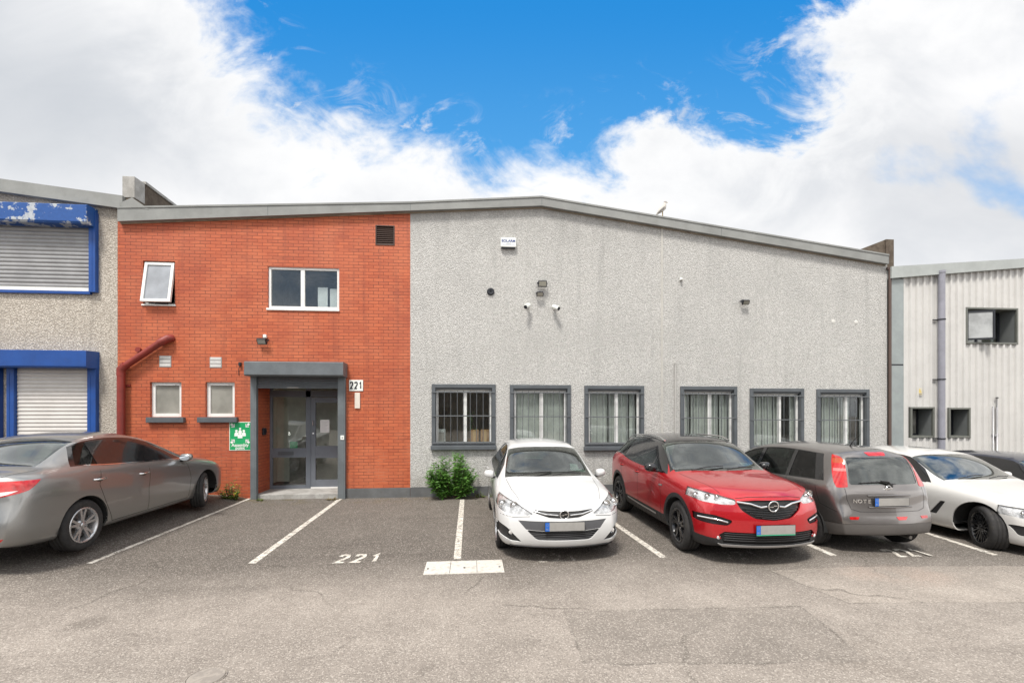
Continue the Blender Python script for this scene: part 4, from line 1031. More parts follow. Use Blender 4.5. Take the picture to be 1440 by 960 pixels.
def dash_mat(name, c0, c1, dirt, scale=42, dirtamt=.5, streak=.35, topdirt=None):
    """pebble dash: thrown stone chippings under paint"""
    m, nt, p = _mat(name); g = NT(nt); o = g.pos(); s = g.sep(o)
    v = g.vor(o, scale); cc = g.sep(g.vor(o, scale, 'F1', 'Color')); n = g.noise(o, 24, 4, .7); big = g.noise(o, .7, 5, .6)
    c = g.mix(cc[0], c0, c1)
    c = g.mix(g.ramp(v, (.30, .62, 0, .55)), c, dirt)                                   # grime held between the stones
    c = g.mix(g.ramp(g.noise(o, 16, 3, .6), (.55, .72, 0, .35)), c, dirt)
    c = g.mix(g.ramp(big, (.4, .72, 0, dirtamt * .6)), c, [x * .72 for x in c0])
    sv = g.n('ShaderNodeCombineXYZ'); g.l(g.math('MULTIPLY', s[0], 4), sv.inputs[0]); g.l(g.math('MULTIPLY', s[2], .25), sv.inputs[1])
    c = g.mix(g.ramp(g.noise(sv.outputs[0], 1, 5, .65), (.50, .76, 0, streak)), c, [x * .55 for x in c0])
    # damp rising from the ground and run-off streaks from sills and roof edge
    sv2 = g.n('ShaderNodeCombineXYZ'); g.l(g.math('MULTIPLY', s[0], 9), sv2.inputs[0]); g.l(g.math('MULTIPLY', s[2], .5), sv2.inputs[1])
    low = g.math('MULTIPLY', g.ramp(g.noise(sv2.outputs[0], 1, 4, .6), (.48, .66, 0, .55)), g.math('MULTIPLY', g.ramp(s[2], (1.15, .95)), g.ramp(s[2], (.2, .9, 1, .6)))); c = g.mix(low, c, [x * .5 for x in c0])
    c = g.mix(g.math('MULTIPLY', g.ramp(s[2], (.75, .15)), g.ramp(g.noise(o, 3, 5, .65), (.35, .65, .1, .6))), c, [c0[0] * .5, c0[1] * .46, c0[2] * .40])
    if topdirt:
        c = g.mix(g.math('MULTIPLY', g.ramp(s[2], (*topdirt, 0, .6)), g.ramp(g.noise(o, 2.0, 4, .7), (.3, .6, .25, .9))), c, [x * .45 for x in c0])
    g.l(c, p.inputs['Base Color']); p.inputs['Roughness'].default_value = .9
    g.bump(g.math('ADD', g.math('MULTIPLY', v, -1), g.math('MULTIPLY', n, .5)), .9, .014, p.inputs['Normal']); return m

def blotch(name, c0, c1, sc=4, lo=.45, hi=.55, rough=.6, bump=.3):
    m, nt, p = _mat(name); g = NT(nt); o = g.objc(); c = g.mix(g.ramp(g.noise(o, sc, 6, .65), (lo, hi)), c0, c1); c = g.mix(g.ramp(g.noise(o, sc * 5, 4), (.4, .7, 0, .25)), c, [x * .5 for x in c0])
    g.l(c, p.inputs['Base Color']); p.inputs['Roughness'].default_value = rough; g.bump(g.noise(o, 60, 4), bump, .003, p.inputs['Normal']); return m

ASPH = asphalt(); LINE = line_paint(); FADED = faded_paint(); BRICK = brick_mat(); BRICKR = brick_mat('painted_brick_return', True)
DASH = dash_mat('grey_pebble_dash', (.51, .503, .482), (.69, .68, .655), (.26, .252, .238), 48, .6, .4, (5.6, 7.2))
DASHL = dash_mat('old_pebble_dash', (.47, .42, .36), (.72, .665, .585), (.19, .16, .125), 38, .7, .6, (4.6, 6.6))
FASCIA = simple('grey_fascia', (.235, .24, .23), .5, var=.12, vscale=2, dirt=.12)
GREYP_ = simple('grey_paint', (.125, .14, .15), .42, var=.12, vscale=3, dirt=.12)
GREYD = simple('dark_grey_paint', (.085, .095, .105), .45, var=.12, dirt=.1)
PLINTH = simple('plinth_paint', (.115, .118, .12), .7, var=.2, vscale=2, dirt=.3, bump=.3, bscale=60)
UPVC = simple('white_upvc', (.74, .74, .72), .3, var=.04, dirt=.08)
BLUEP = simple('blue_paint', (.008, .06, .26), .4, var=.1, dirt=.1)
BLUEW = blotch('flaking_blue_paint', (.012, .075, .28), (.42, .45, .48), 3.2, .54, .57)
PIPER = simple('red_pipe_paint', (.21, .026, .018), .5, var=.15, dirt=.15)
CONCR = blotch('old_concrete', (.12, .095, .07), (.075, .055, .04), 5, .4, .6, .9)
CONCL = blotch('pale_concrete', (.40, .39, .37), (.30, .29, .27), 4, .4, .6, .85)
SLAT = simple('shutter_slat', (.27, .27, .275), .4, metal=.25, var=.12, vscale=2, dirt=.15)
SLATW = simple('shutter_slat_white', (.56, .535, .51), .4, var=.05, dirt=.08)
CLAD = simple('cream_cladding', (.55, .54, .52), .45, var=.05, vscale=1.5, dirt=.1)
CLADG = simple('grey_flashing', (.27, .30, .30), .5, var=.08, dirt=.08)
PIPEG = simple('grey_upvc_pipe', (.26, .26, .30), .5, var=.1, dirt=.1)
WGLASS = glass_mat('window_glass', (.95, .98, .97), .98, boost=1.5)
FROST = simple('obscure_glass', (.27, .265, .235), .18, var=.18, vscale=2, bump=.5, bscale=120, coat=.6)
ROOM = simple('room_wall', (.42, .31, .20), .9, var=.2)
ROOML = simple('room_wall_light', (.80, .77, .68), .9, var=.1)
ROOMD = simple('room_dark', (.30, .285, .26), .9, var=.3)
BLINDM = simple('vertical_blind', (.70, .70, .66), .8, var=.12, vscale=4)
GREEN = simple('sign_green', (.005, .30, .10), .4)
WHITES = simple('sign_white', (.78, .80, .76), .4)
INK = simple('ink', (.012, .014, .02), .5)
INKB = simple('blue_ink', (.05, .08, .25), .5)
CARD = blotch('cardboard', (.42, .24, .11), (.36, .19, .085), 3, .3, .7, .85)

# ------------------------------------------------------------------ walls with real openings
def holed_wall(mb, x0, x1, z0, topf, holes, Y, depth, mi=0, mr=0, xs_extra=()):
    """sheet in the plane y=Y with rectangular openings and reveals going back by depth; topf(x) gives the roofline"""
    xs = sorted(set([x0, x1] + [h[0] for h in holes] + [h[1] for h in holes] + list(xs_extra)))
    zs = sorted(set([z0] + [h[2] for h in holes] + [h[3] for h in holes]))
    def hole(xa, xb, za, zb): return any(h[0] - 1e-6 <= xa and xb <= h[1] + 1e-6 and h[2] - 1e-6 <= za and zb <= h[3] + 1e-6 for h in holes)
    for i in range(len(xs) - 1):
        a, b = xs[i], xs[i + 1]
        for k in range(len(zs) - 1):
            if not hole(a, b, zs[k], zs[k + 1]): mb.quad((a, Y, zs[k]), (b, Y, zs[k]), (b, Y, zs[k + 1]), (a, Y, zs[k + 1]), mi)
        mb.quad((a, Y, zs[-1]), (b, Y, zs[-1]), (b, Y, topf(b)), (a, Y, topf(a)), mi)
    for h in holes:
        d = h[4] if len(h) > 4 else depth; a, b, c, e = h[:4]
        mb.quad((a, Y, c), (a, Y, e), (a, Y + d, e), (a, Y + d, c), mr); mb.quad((b, Y, c), (b, Y + d, c), (b, Y + d, e), (b, Y, e), mr)
        mb.quad((a, Y, e), (b, Y, e), (b, Y + d, e), (a, Y + d, e), mr)
        mb.quad((a, Y, c), (a, Y + d, c), (b, Y + d, c), (b, Y, c), mr)

def frame_rect(mb, x0, x1, z0, z1, Y0, Y1, t, mi=0, mullions=(), mt=None, bev=.004):
    mb.box((x0, Y0, z0), (x0 + t, Y1, z1), mi, bev); mb.box((x1 - t, Y0, z0), (x1, Y1, z1), mi, bev)
    mb.box((x0 + t, Y0, z0), (x1 - t, Y1, z0 + t), mi, bev); mb.box((x0 + t, Y0, z1 - t), (x1 - t, Y1, z1), mi, bev)
    for m_ in mullions: mb.box((m_ - (mt or t) / 2, Y0 + .003, z0 + t), (m_ + (mt or t) / 2, Y1, z1 - t), mi, bev)

def room(mb, x0, x1, z0, z1, Y, deep, mi=0):
    mb.quad((x0, Y + deep, z0), (x1, Y + deep, z0), (x1, Y + deep, z1), (x0, Y + deep, z1), mi)
    mb.quad((x0, Y, z0), (x0, Y + deep, z0), (x0, Y + deep, z1), (x0, Y, z1), mi); mb.quad((x1, Y, z0), (x1, Y, z1), (x1, Y + deep, z1), (x1, Y + deep, z0), mi)
    mb.quad((x0, Y, z0), (x1, Y, z0), (x1, Y + deep, z0), (x0, Y + deep, z0), mi); mb.quad((x0, Y, z1), (x0, Y + deep, z1), (x1, Y + deep, z1), (x1, Y, z1), mi)

def px_rect(x0, x1, y0, y1, Y=0.0):
    a = wall_at(x0, (y0 + y1) / 2, Y).x; b = wall_at(x1, (y0 + y1) / 2, Y).x; xm = (x0 + x1) / 2
    return a, b, wall_at(xm, y1, Y).z, wall_at(xm, y0, Y).z

XL, XM, XR = wx(165.5), wx(577), wx(1247.5)
PEAK = (wx(762), wz(762, 290)); ZL = wz(165, 311); ZR = wz(1247, 371); ZM = wz(577, 297)
def roof_z(x):
    if x < XM: return ZL + (ZM - ZL) * (x - XL) / (XM - XL)
    if x < PEAK[0]: return ZM + (PEAK[1] - ZM) * (x - XM) / (PEAK[0] - XM)
    return PEAK[1] + (ZR - PEAK[1]) * (x - PEAK[0]) / (XR - PEAK[0])

def make_window(B, r, name_lab, Y, frame_t=.05, mull=(), glass=WGLASS, recess=.10, pane_d=.006, deep=None, rmat=None, mt=None):
    """white framed window set back in an opening; r = opening rectangle"""
    x0, x1, z0, z1 = r; f = MB(); frame_rect(f, x0, x1, z0, z1, Y + recess, Y + recess + .06, frame_t, 0, mull, mt)
    w = f.build('window', UPVC, B); 
    edges = [x0 + frame_t] + [e for m_ in mull for e in (m_ - (mt or frame_t) / 2, m_ + (mt or frame_t) / 2)] + [x1 - frame_t]
    for i in range(0, len(edges), 2):
        p = MB(); p.box((edges[i] - .004, Y + recess + .028, z0 + frame_t - .004), (edges[i + 1] + .004, Y + recess + .028 + pane_d, z1 - frame_t + .004), 0); p.build('pane', glass, w)
    if deep: q = MB(); room(q, x0 - .4, x1 + .4, z0 - .35, z1 + .3, Y + recess + .075, deep, 0); q.build('interior', rmat, w)
    return w

# ------------------------------------------------------------------ ground
def build_ground():
    g = MB(); xs = [-220, -60, -30] + [-16 + .5 * k for k in range(90)] + [60, 220]; ys = [-220, -60, -25, -12, -9] + [-8 + k for k in range(9)] + [4, 30, 160]
    for y in ys:
        for x in xs: g.v.append(Vector((x, y, ground_fall(min(x, 16)))))
    n = len(xs)
    for j in range(len(ys) - 1):
        for i in range(n - 1): g.f.append([j * n + i, j * n + i + 1, (j + 1) * n + i + 1, (j + 1) * n + i]); g.m.append(0); g.s.append(True)
    tag(g.build('ground', ASPH, fix=False), kind='structure')
    # bay lines from the wall to the road
    for (a, b, w, lab) in (((357, 700), (124, 795), .10, 'white bay line running from the left door post towards the silver saloon'),
                      ((480, 700), (354, 792), .10, 'white bay line running from the right door post'),
                      ((650, 702), (643, 786), .10, 'white bay line between the bush and the pale painted cover'),
                      ((850, 726), (934, 784), .10, 'white bay line between the white hatchback and the red crossover'),
                      ((1090, 745), (1173, 781), .10, 'short white bay line showing past the bumper of the red crossover'),
                      ((1240, 728), (1400, 779), .10, 'white bay line beside the white saloon with black wheels')):
        P0, P1 = ground_at(*a), ground_at(*b)
        if a[0] > 1000: P0, P1 = ground_at(*a, ground_fall(P0.x)), ground_at(*b, ground_fall(P1.x))
        m = MB(); K = 12
        for k in range(K + 1):
            q = P0.lerp(P1, k / K); h = w / 2
            for sg in (-1, 1): m.v.append(Vector((q.x + sg * h, q.y, ground_fall(q.x) + .004)))
        for k in range(K): m.f.append([2 * k, 2 * k + 1, 2 * k + 3, 2 * k + 2]); m.m.append(0); m.s.append(False)
        o = m.build('bay_line', LINE); tag(o, lab, 'road marking', 'bay lines painted on the tarmac', 'structure')
    for (a, b, top, bot, mat, lab) in ((473, 537, 779, 791, LINE, 'clear white 221 painted on the tarmac of the empty bay'),
                                  (753, 812, 778, 790, FADED, 'worn 221 painted on the tarmac under the front of the white hatchback'),
                                  (1012, 1070, 775, 787, FADED, 'worn 221 painted on the tarmac under the front of the red crossover'),
                                  (1246, 1304, 771, 783, LINE, 'white 221 painted on the tarmac behind the grey brown hatchback')):
        zc = ground_fall(ground_at((a + b) / 2, (top + bot) / 2).x); A, Bq = ground_at(a, (top + bot) / 2, zc), ground_at(b, (top + bot) / 2, zc)
        T, U = ground_at((a + b) / 2, top, zc), ground_at((a + b) / 2, bot, zc)
        W_ = (Bq - A).length * .95; H_ = abs(T.y - U.y) * 1.0; c = (A + Bq) / 2; m = MB()
        m.digits('221', Matrix.Translation((c.x, (T.y + U.y) / 2, zc + .005)), H_, W_ / 3.7, .055, 0, .0008, .35)
        tag(m.build('bay_number', mat, origin=(c.x, c.y, zc)), lab, 'road marking', 'bay numbers painted on the tarmac', 'structure')
    # painted chamber cover
    a, b, c, d = ground_at(595, 808), ground_at(710, 807), ground_at(708, 787), ground_at(599, 788)
    m = MB(); x0, x1, y0, y1 = a.x, b.x, a.y, c.y
    m.box((x0, y0, -.02), (x1, y1, .008), 0, .003)
    for fx in (.04, .5, .95): m.box((x0 + (x1 - x0) * fx - .012, y0 + .18, .0081), (x0 + (x1 - x0) * fx + .012, y0 + .22, .0095), 1)
    for fx in (.32, .66): m.box((x0 + (x1 - x0) * fx - .003, y0 + .01, .0081), (x0 + (x1 - x0) * fx + .003, y1 - .01, .0088), 1)
    tag(m.build('chamber_cover', [blotch('painted_cover', (.55, .52, .47), (.42, .39, .35), 12, .5, .62, .8), INK], origin=((x0 + x1) / 2, (y0 + y1) / 2, 0)), 'pale painted rectangular chamber cover set in the tarmac at the end of a bay line', 'utility cover')
    h = ground_at(290, 952); m = MB()
    m.cyl((h.x, h.y, -.02), 'z', .125, .028, 0, 32); m.lathe([(.14, .0), (.14, .007), (.132, .008), (.13, .0)], (h.x, h.y, 0), 'z', 1, 32)
    tag(m.build('manhole_cover', [blotch('worn_cover', (.30, .27, .235), (.24, .215, .19), 14), ASPH], origin=h), 'small round worn cover in the tarmac at the bottom of the picture', 'utility cover')

# ------------------------------------------------------------------ main building
def window_px(): return None
LOWER = [((607, 697), (540, 626), 651, 'w1'), ((717, 803), (541, 627), 758, 'w2'), ((822, 906), (542, 627), 863, 'w3'), ((957, 1037), (543, 629), 994, 'w4'), ((1055, 1131), (546, 631), 1092, 'w5'), ((1149, 1223), (547, 631), 1185, 'w6')]
def build_main():
    zb = -.3
    B = empty('industrial_unit', ((XL + XR) / 2, 0, 0), 'low gabled industrial unit with orange painted brick left and grey pebble dash right', 'building')
    door = px_rect(358, 479, 532, 697); DX0, DX1 = door[0], door[1]; DZ = door[3]
    small = [px_rect(211, 255, 537, 586), px_rect(289, 330, 537, 586)]; up1 = px_rect(201, 246, 367, 428); up2 = px_rect(377, 477, 376, 434); vent = px_rect(528, 555, 317, 345)
    w = MB(); holes = [(DX0, DX1, zb + .05, DZ, .8)] + [(*r, .14) for r in small] + [(*up1, .14), (*up2, .10), (*vent, .1)]
    holed_wall(w, XL, XM, zb, roof_z, holes, 0, .14, 0, 1)
    w.build('brick_wall', [BRICK, BRICKR], B, fix=False)
    g = MB(); lows = []
    for (a, b), (t, s_), mu, _ in LOWER: lows.append(px_rect(a + 3, b - 3, t + 3, s_))
    holed_wall(g, XM, XR, zb, roof_z, [(*r, .16) for r in lows], 0, .16, 0, 1, (PEAK[0],))
    g.build('rendered_wall', [DASH, GREYD], B, fix=False)
    # sides, back and roof
    s = MB(); DEEP = 24
    for X in (XL, XR): s.quad((X, 0, zb), (X, DEEP, zb), (X, DEEP, roof_z(X)), (X, 0, roof_z(X)), 0)
    s.quad((XL, DEEP, zb), (XR, DEEP, zb), (XR, DEEP, ZR), (XL, DEEP, ZL), 0); s.build('side_wall', DASHL, B)
    r = MB()
    pts = [(XL, ZL), (XM, ZM), PEAK, (XR, ZR)]
    for (a, za), (b, zb2) in zip(pts, pts[1:]): r.quad((a, .05, za + .02), (b, .05, zb2 + .02), (b, DEEP, zb2 + .02), (a, DEEP, za + .02), 0)
    r.build('roof', simple('roof_sheet', (.16, .16, .16), .8, var=.2), B)
    # fascia boards with a small lip and joints
    f = MB(); F = [(wx(165, 310, -.12) - .02, 165, 311, 291), (0, 577, 296, 284), (0, 762, 289, 276), (0, 1250, 371, 358)]
    P = [(wx(px, lo, -.12), wz(px, lo, -.12), wz(px, hi, -.12)) for _, px, lo, hi in F]
    for (a, l0, h0), (b, l1, h1) in zip(P, P[1:]):
        f.add([(a, -.12, l0), (b, -.12, l1), (b, -.12, h1), (a, -.12, h0), (a, .2, l0), (b, .2, l1), (b, .2, h1), (a, .2, h0)], [(0, 1, 2, 3), (3, 2, 6, 7), (0, 4, 5, 1), (4, 7, 6, 5)], 0)
        f.add([(a, -.135, h0 - .03), (b, -.135, h1 - .03), (b, -.135, h1 + .008), (a, -.135, h0 + .008), (a, .2, h0 + .008), (b, .2, h1 + .008), (a, -.118, h0 - .03), (b, -.118, h1 - .03)], [(0, 1, 2, 3), (3, 2, 5, 4), (0, 6, 7, 1)], 0)
        n = max(1, int((b - a) / 3.0))
        for k in range(1, n + 1):
            t = k / n; x = a + (b - a) * t; l, h = l0 + (l1 - l0) * t, h0 + (h1 - h0) * t; f.box((x - .004, -.1225, l + .01), (x + .004, -.119, h - .04), 1)
        f.add([(a, -.03, l0 - .022), (b, -.03, l1 - .022), (b, -.03, l1 + .01), (a, -.03, l0 + .01), (a, .01, l0 - .022), (b, .01, l1 - .022)], [(0, 1, 2, 3), (0, 4, 5, 1)], 2)
    for a, l, h in (P[0], P[-1]): f.add([(a, -.12, l), (a, -.12, h), (a, .2, h), (a, .2, l)], [(0, 1, 2, 3)], 0)
    f.build('fascia', [FASCIA, GREYD, simple('soffit_strip', (.30, .25, .19), .8, var=.3)], B)
    # plinth
    p = MB(); z1 = wz(530, 686); p.box((wx(487), -.025, zb), (XM - .003, .01, z1), 0, .004); p.box((XM + .003, -.02, zb), (XR, .01, z1 + .01), 0, .004); p.box((XL, -.02, zb), (wx(352), .01, .05), 1, .004); p.build('plinth', [PLINTH, BRICK], B)
    # upper left awning window, bottom pushed out
    x0, x1, a, b = up1; f = MB(); frame_rect(f, x0, x1, a, b, .06, .12, .04); win = f.build('window', UPVC, B)
    m = MB(); H = b - a - .05; W_ = x1 - x0 - .05; ang = R(10); T = Matrix.Translation(((x0 + x1) / 2, .05, b - .03)) @ Matrix.Rotation(-ang, 4, 'X')
    k = MB(); frame_rect(k, -W_ / 2, W_ / 2, -H, 0, -.03, .025, .06); m.v = [T @ v for v in k.v]; m.f, m.m, m.s = k.f, k.m, k.s; sash = m.build('opening_sash', UPVC, win)
    k = MB(); k.box((-W_ / 2 + .055, -.004, -H + .055), (W_ / 2 - .055, .004, -.055)); m = MB(); m.v = [T @ v for v in k.v]; m.f, m.m, m.s = k.f, k.m, k.s; m.build('pane', simple('hazy_pane', (.25, .27, .30), .08, coat=1, var=.25, vscale=1.5), win)
    q = MB(); room(q, x0 - .2, x1 + .2, a - .2, b + .2, .13, 1.5); q.build('interior', ROOMD, win)
    q = MB(); q.box((x0 - .02, -.03, a - .035), (x1 + .02, .06, a), 0, .006); q.box((x0 + .25, .0, a + .002), (x0 + .5, .05, a + .07), 1, .01); q.build('sill', [UPVC, INK], win)
    # upper two light window
    mu = wx(425, 405); win = make_window(B, up2, '', 0, .055, (mu,), recess=.03, deep=2.2, rmat=ROOMD, mt=.09)
    q = MB(); x0, x1, a, b = up2; q.box((x0 - .03, -.03, a - .05), (x1 + .01, .03, a - .001), 0, .006); q.build('sill', UPVC, win)
    for c, (u, v, t) in (('one', (447, 461, 404)), ('two', (464, 477, 406))):
        q = MB(); X0, X1 = wx(u, 420, .25), wx(v, 420, .25); q.box((X0, .24, a + .0), (X1, .28, wz(u, t, .25)), 0, .01)
        tag(q.build('whiteboard', simple('white_board', (.72, .73, .74), .5), origin=((X0 + X1) / 2, .26, a)), ('tall white board standing inside the upstairs window, nearer its mullion' if c == 'one' else 'white board cut by the right frame of the upstairs window'), 'board', 'white boards inside the upstairs window')
    # small obscure windows with heavy sills
    for r, sp in ((small[0], (204, 259)), (small[1], (276, 334))):
        win = make_window(B, r, '', 0, .075, (), glass=FROST, recess=.06)
        x0, x1, a, b = r; q = MB(); q.box((x0 + .15, .045, b - .075), (x1 - .15, .062, b - .045), 1, .003); q.build('trickle_vent', [UPVC, UPVC], win)
        X0, X1 = wx(sp[0] + 1, 590, -.08), wx(sp[1] - 1, 590, -.08); q = MB(); q.box((X0, -.09, wz(230, 594, -.08)), (X1, .058, wz(230, 586.5, -.08)), 0, .012); q.build('sill', GREYD, win)
    # louvre vent
    x0, x1, a, b = vent; m = MB(); frame_rect(m, x0, x1, a, b, -.012, .03, .025, 0)
    for k in range(9):
        z = a + .03 + (b - a - .06) * k / 9; m.add([(x0 + .02, .0, z), (x1 - .02, .0, z), (x1 - .02, .03, z + .035), (x0 + .02, .03, z + .035)], [(0, 1, 2, 3)], 0)
    m.quad((x0, .08, a), (x1, .08, a), (x1, .08, b), (x0, .08, b), 0); m.build('louvre_vent', simple('brown_vent', (.055, .03, .022), .6), B)
    # two air bricks
    for r in (px_rect(224, 241, 500, 516), px_rect(295, 312, 502, 517)):
        x0, x1, a, b = r; m = MB(); m.box((x0, -.008, a), (x1, .01, b), 0, .003)
        for i in range(3): m.box((x0 + .015, -.011, a + .02 + i * (b - a) / 3), (x1 - .015, -.0075, a + .02 + i * (b - a) / 3 + .055), 1, .003)
        m.build('air_brick', [simple('vent_edge', (.30, .29, .28), .7), simple('vent_pale', (.55, .54, .52), .7, dirt=.3)], B)
    # red soil pipe
    m = MB(); xp, r_ = wx(175.5), .075; zt = wz(175, 521); e = wall_at(240, 478)
    m.tube([(xp, -.11, -.05), (xp, -.11, zt)], r_, 0, 20); m.tube([(xp, -.11, zt - .12), (xp, -.11, zt + .02), (xp + .10, -.11, zt + .12)], r_ * 1.1, 0, 20)
    m.tube([(xp + .05, -.11, zt + .07), (e.x - .1, -.11, e.z - .04)], r_ * .95, 0, 20); m.tube([(e.x - .16, -.11, e.z - .08), (e.x, -.10, e.z + .02), (e.x + .02, .0, e.z + .04)], r_ * 1.15, 0, 20)
    m.cyl((wx(196, 492), -.06, wz(196, 492)), 'y', .055, .07, 0, 14); m.box((xp - .13, -.04, zt - .35), (xp + .13, .0, zt - .31), 0, .003)
    m.build('soil_pipe', PIPER, B)
    # roller shutter at the door
    X0, X1 = wx(343, 520, -.36), wx(482.5, 520, -.36); Z0, Z1 = wz(410, 528.5, -.36), wz(410, 509.5, -.36)
    m = MB(); m.prism([(-.36, Z0 + .03), (-.33, Z0), (0, Z0), (0, Z1 + .02), (-.33, Z1 + .02), (-.36, Z1)], 'x', X0, X1, 0)
    box = m.build('shutter_box', GREYP_, B)
    m = MB(); zc = wz(410, 546, -.03); zt = Z0
    n = int((zt - zc) / .045)
    for k in range(n + 1): m.box((wx(360), -.05, zc + k * .045), (wx(477), -.02, zc + k * .045 + .041), 0, .008)
    m.box((wx(405), -.056, zc + .005), (wx(421), -.05, zc + .03), 1); m.build('shutter_curtain', [GREYD, PLATE], box)
    for a, b in ((353, 361.5), (475.5, 486)):
        m = MB(); m.box((wx(a, 600, -.06), -.1, -.02), (wx(b, 600, -.06), .002, Z0 + .01), 0, .006); m.box((wx(a, 600, -.06) + .03, -.104, .03), (wx(b, 600, -.06) - .03, -.1, Z0 - .05), 0, .002); m.build('shutter_guide', GREYP_, box)
    # recessed entrance
    YD = .8; m = MB(); m.box((DX0 + .005, .003, -.05), (DX1 - .005, YD + .3, .11), 0, .01); m.build('entrance_step', CONCL, B)
    m = MB(); x0, x1 = DX0 - .02, DX1 + .4; zt = DZ + .02; z0 = .11
    xm0, xm1 = wx(430, 600, YD), wx(437, 600, YD); zr1 = wz(400, 630, YD); zr2 = wz(400, 643, YD); ztr = wz(400, 558, YD); zft = wz(400, 549, YD)
    xl = wx(380, 600, YD)
    m.box((DX0 - .02, YD, z0), (xl + .05, YD + .06, zt), 0, .004); m.box((xm0, YD, z0), (xm1, YD + .06, zt), 0, .004)
    m.box((xl + .05, YD, zr2), (xm0, YD + .06, zr1), 0, .004); m.box((xl + .05, YD, z0), (xm0, YD + .06, z0 + .08), 0, .004); m.box((xl + .05, YD, ztr), (DX1, YD + .055, zft), 0, .004); m.box((xl, YD, zt - .18), (DX1, YD + .058, zt), 0, .004)
    lb = MB(); fr = m.build('door_frame', simple('door_frame_grey', (.13, .145, .17), .4, var=.08), B)
    q = MB(); q.box((wx(391, 640, YD), YD - .012, wz(400, 639.5, YD)), (wx(413, 640, YD), YD, wz(400, 634.5, YD)), 0, .003); q.build('letterbox', GREYD, fr)
    q = MB(); q.box((xl + .05, YD + .03, z0 + .08), (xm0, YD + .036, zr2), 0); q.box((xl + .05, YD + .03, zr1), (xm0, YD + .036, ztr), 0); q.box((xl + .05, YD + .03, zft), (DX1, YD + .036, zt - .18), 0); q.build('side_light', WGLASS, fr); q = MB(); gx = wx(412, 622, YD); q.box((gx - .09, YD + .045, zr1 + .0), (gx + .09, YD + .05, zr1 + .16), 0); q.build('door_sticker', GREEN, fr)
    d = MB(); a, b = xm1 + .008, DX1 + .02; d0 = z0 + .03; dt = ztr - .01; t = .11
    d.box((a, YD - .01, d0), (a + t, YD + .05, dt), 0, .004); d.box((b - t, YD - .01, d0), (b, YD + .05, dt), 0, .004); d.box((a + t, YD - .01, dt - .13), (b - t, YD + .05, dt), 0, .004)
    d.box((a + t, YD - .01, zr2 - .02), (b - t, YD + .05, zr1 + .05), 0, .004); d.box((a + t, YD - .01, d0), (b - t, YD + .05, d0 + .18), 0, .004); dr = d.build('front_door', simple('door_grey', (.145, .16, .185), .4, var=.08), B)
    q = MB(); q.box((a + t, YD + .02, d0 + .18), (b - t, YD + .026, zr2 - .02), 0); q.box((a + t, YD + .02, zr1 + .05), (b - t, YD + .026, dt - .13), 0); q.build('door_glass', WGLASS, dr)
    q = MB(); q.cyl((a + .055, YD - .05, wz(434, 598, YD)), 'z', .012, .12, 0, 10); q.cyl((a + .055, YD - .05, wz(434, 596, YD)), 'y', .01, .04, 0, 8); q.build('door_handle', CHROME, dr); q = MB(); q.cyl((a + .055, YD - .018, wz(434, 609, YD)), 'y', .018, .01, 0, 12); q.build('keyhole', CHROME, dr)
    q = MB(); q.box((a, YD - .03, z0 + .0), (b, YD + .04, z0 + .035), 0, .004); q.build('threshold', UPVC, dr)
    q = MB(); n0 = px_rect(450, 463, 590, 608, YD); q.box((n0[0], YD + .012, n0[2]), (n0[1], YD + .016, n0[3]), 0)
    for k in range(9): q.box((n0[0] + .03, YD + .0108, n0[3] - .05 - k * .028), (n0[1] - .03 - .03 * (k % 3), YD + .0118, n0[3] - .046 - k * .028), 1)
    q.build('notice', [PAPER, simple('grey_ink', (.3, .3, .32), .6)], dr)
    # lobby behind the door
    q = MB(); room(q, DX0 - .3, DX1 + .9, z0, DZ, YD + .08, 1.1, 0); q.quad((DX0 - .3, YD + .09, z0 + .004), (DX1 + .9, YD + .09, z0 + .004), (DX1 + .9, YD + 1.18, z0 + .004), (DX0 - .3, YD + 1.18, z0 + .004), 1)
    q.box((xm1 + .42, YD + .7, z0), (xm1 + .52, YD + 1.17, DZ), 0); q.box((xm1 + .75, YD + .5, z0), (xm1 + 1.3, YD + .9, z0 + .75), 2, .02); q.box((DX0 + .1, YD + .95, z0), (DX0 + .5, YD + 1.15, z0 + 1.1), 2, .02); q.build('lobby', [ROOML, INK, ROOMD], B)
    q = MB(); zz = wz(376, 606, .45); q.box((DX0 + .001, .36, zz - .09), (DX0 + .05, .52, zz + .08), 0, .02); q.cyl((DX0 + .05, .44, zz), 'x', .045, .015, 0, 16); tag(q.build('key_pad', INK, origin=(DX0, .44, zz)), 'black keypad on the brick reveal beside the glass door', 'keypad')
    # barred windows
    for i, (((a, b), (t, s_), mu, _), r) in enumerate(zip(LOWER, lows)):
        x0, x1, z0, z1 = r; m_ = wx(mu + 3, 590, .12)
        mat = ROOM if i == 0 else ROOMD
        win = make_window(B, (x0 + .05, x1 - .05, z0 + .03, z1 - .07), '', 0, .05, (m_,), recess=.085, deep=2.4 if i == 0 else .9, rmat=mat, mt=.085)
        q = MB(); W0, W1, Z0_, Z1_ = px_rect(a, b, t, s_, -.03); T_ = .085
        frame_rect(q, W0, W1, Z0_, Z1_, -.035, .004, T_, 0, bev=.006); q.box((x0, .003, z1 - .07), (x1, .145, z1), 0); q.box((x0, .004, z0), (x0 + .05, .145, z1 - .07), 0); q.box((x1 - .05, .004, z0), (x1, .145, z1 - .07), 0); q.box((x0 + .05, .004, z0), (x1 - .05, .145, z0 + .03), 0)
        q.build('window_surround', GREYD, win)
        q = MB(); q.box((W0 - .02, -.10, Z0_ - .10), (W1 + .02, .002, Z0_ - .003), 0, .012); q.build('sill', GREYD, win)
        q = MB(); n = 9; xa, xb = x0 + .02, x1 - .02
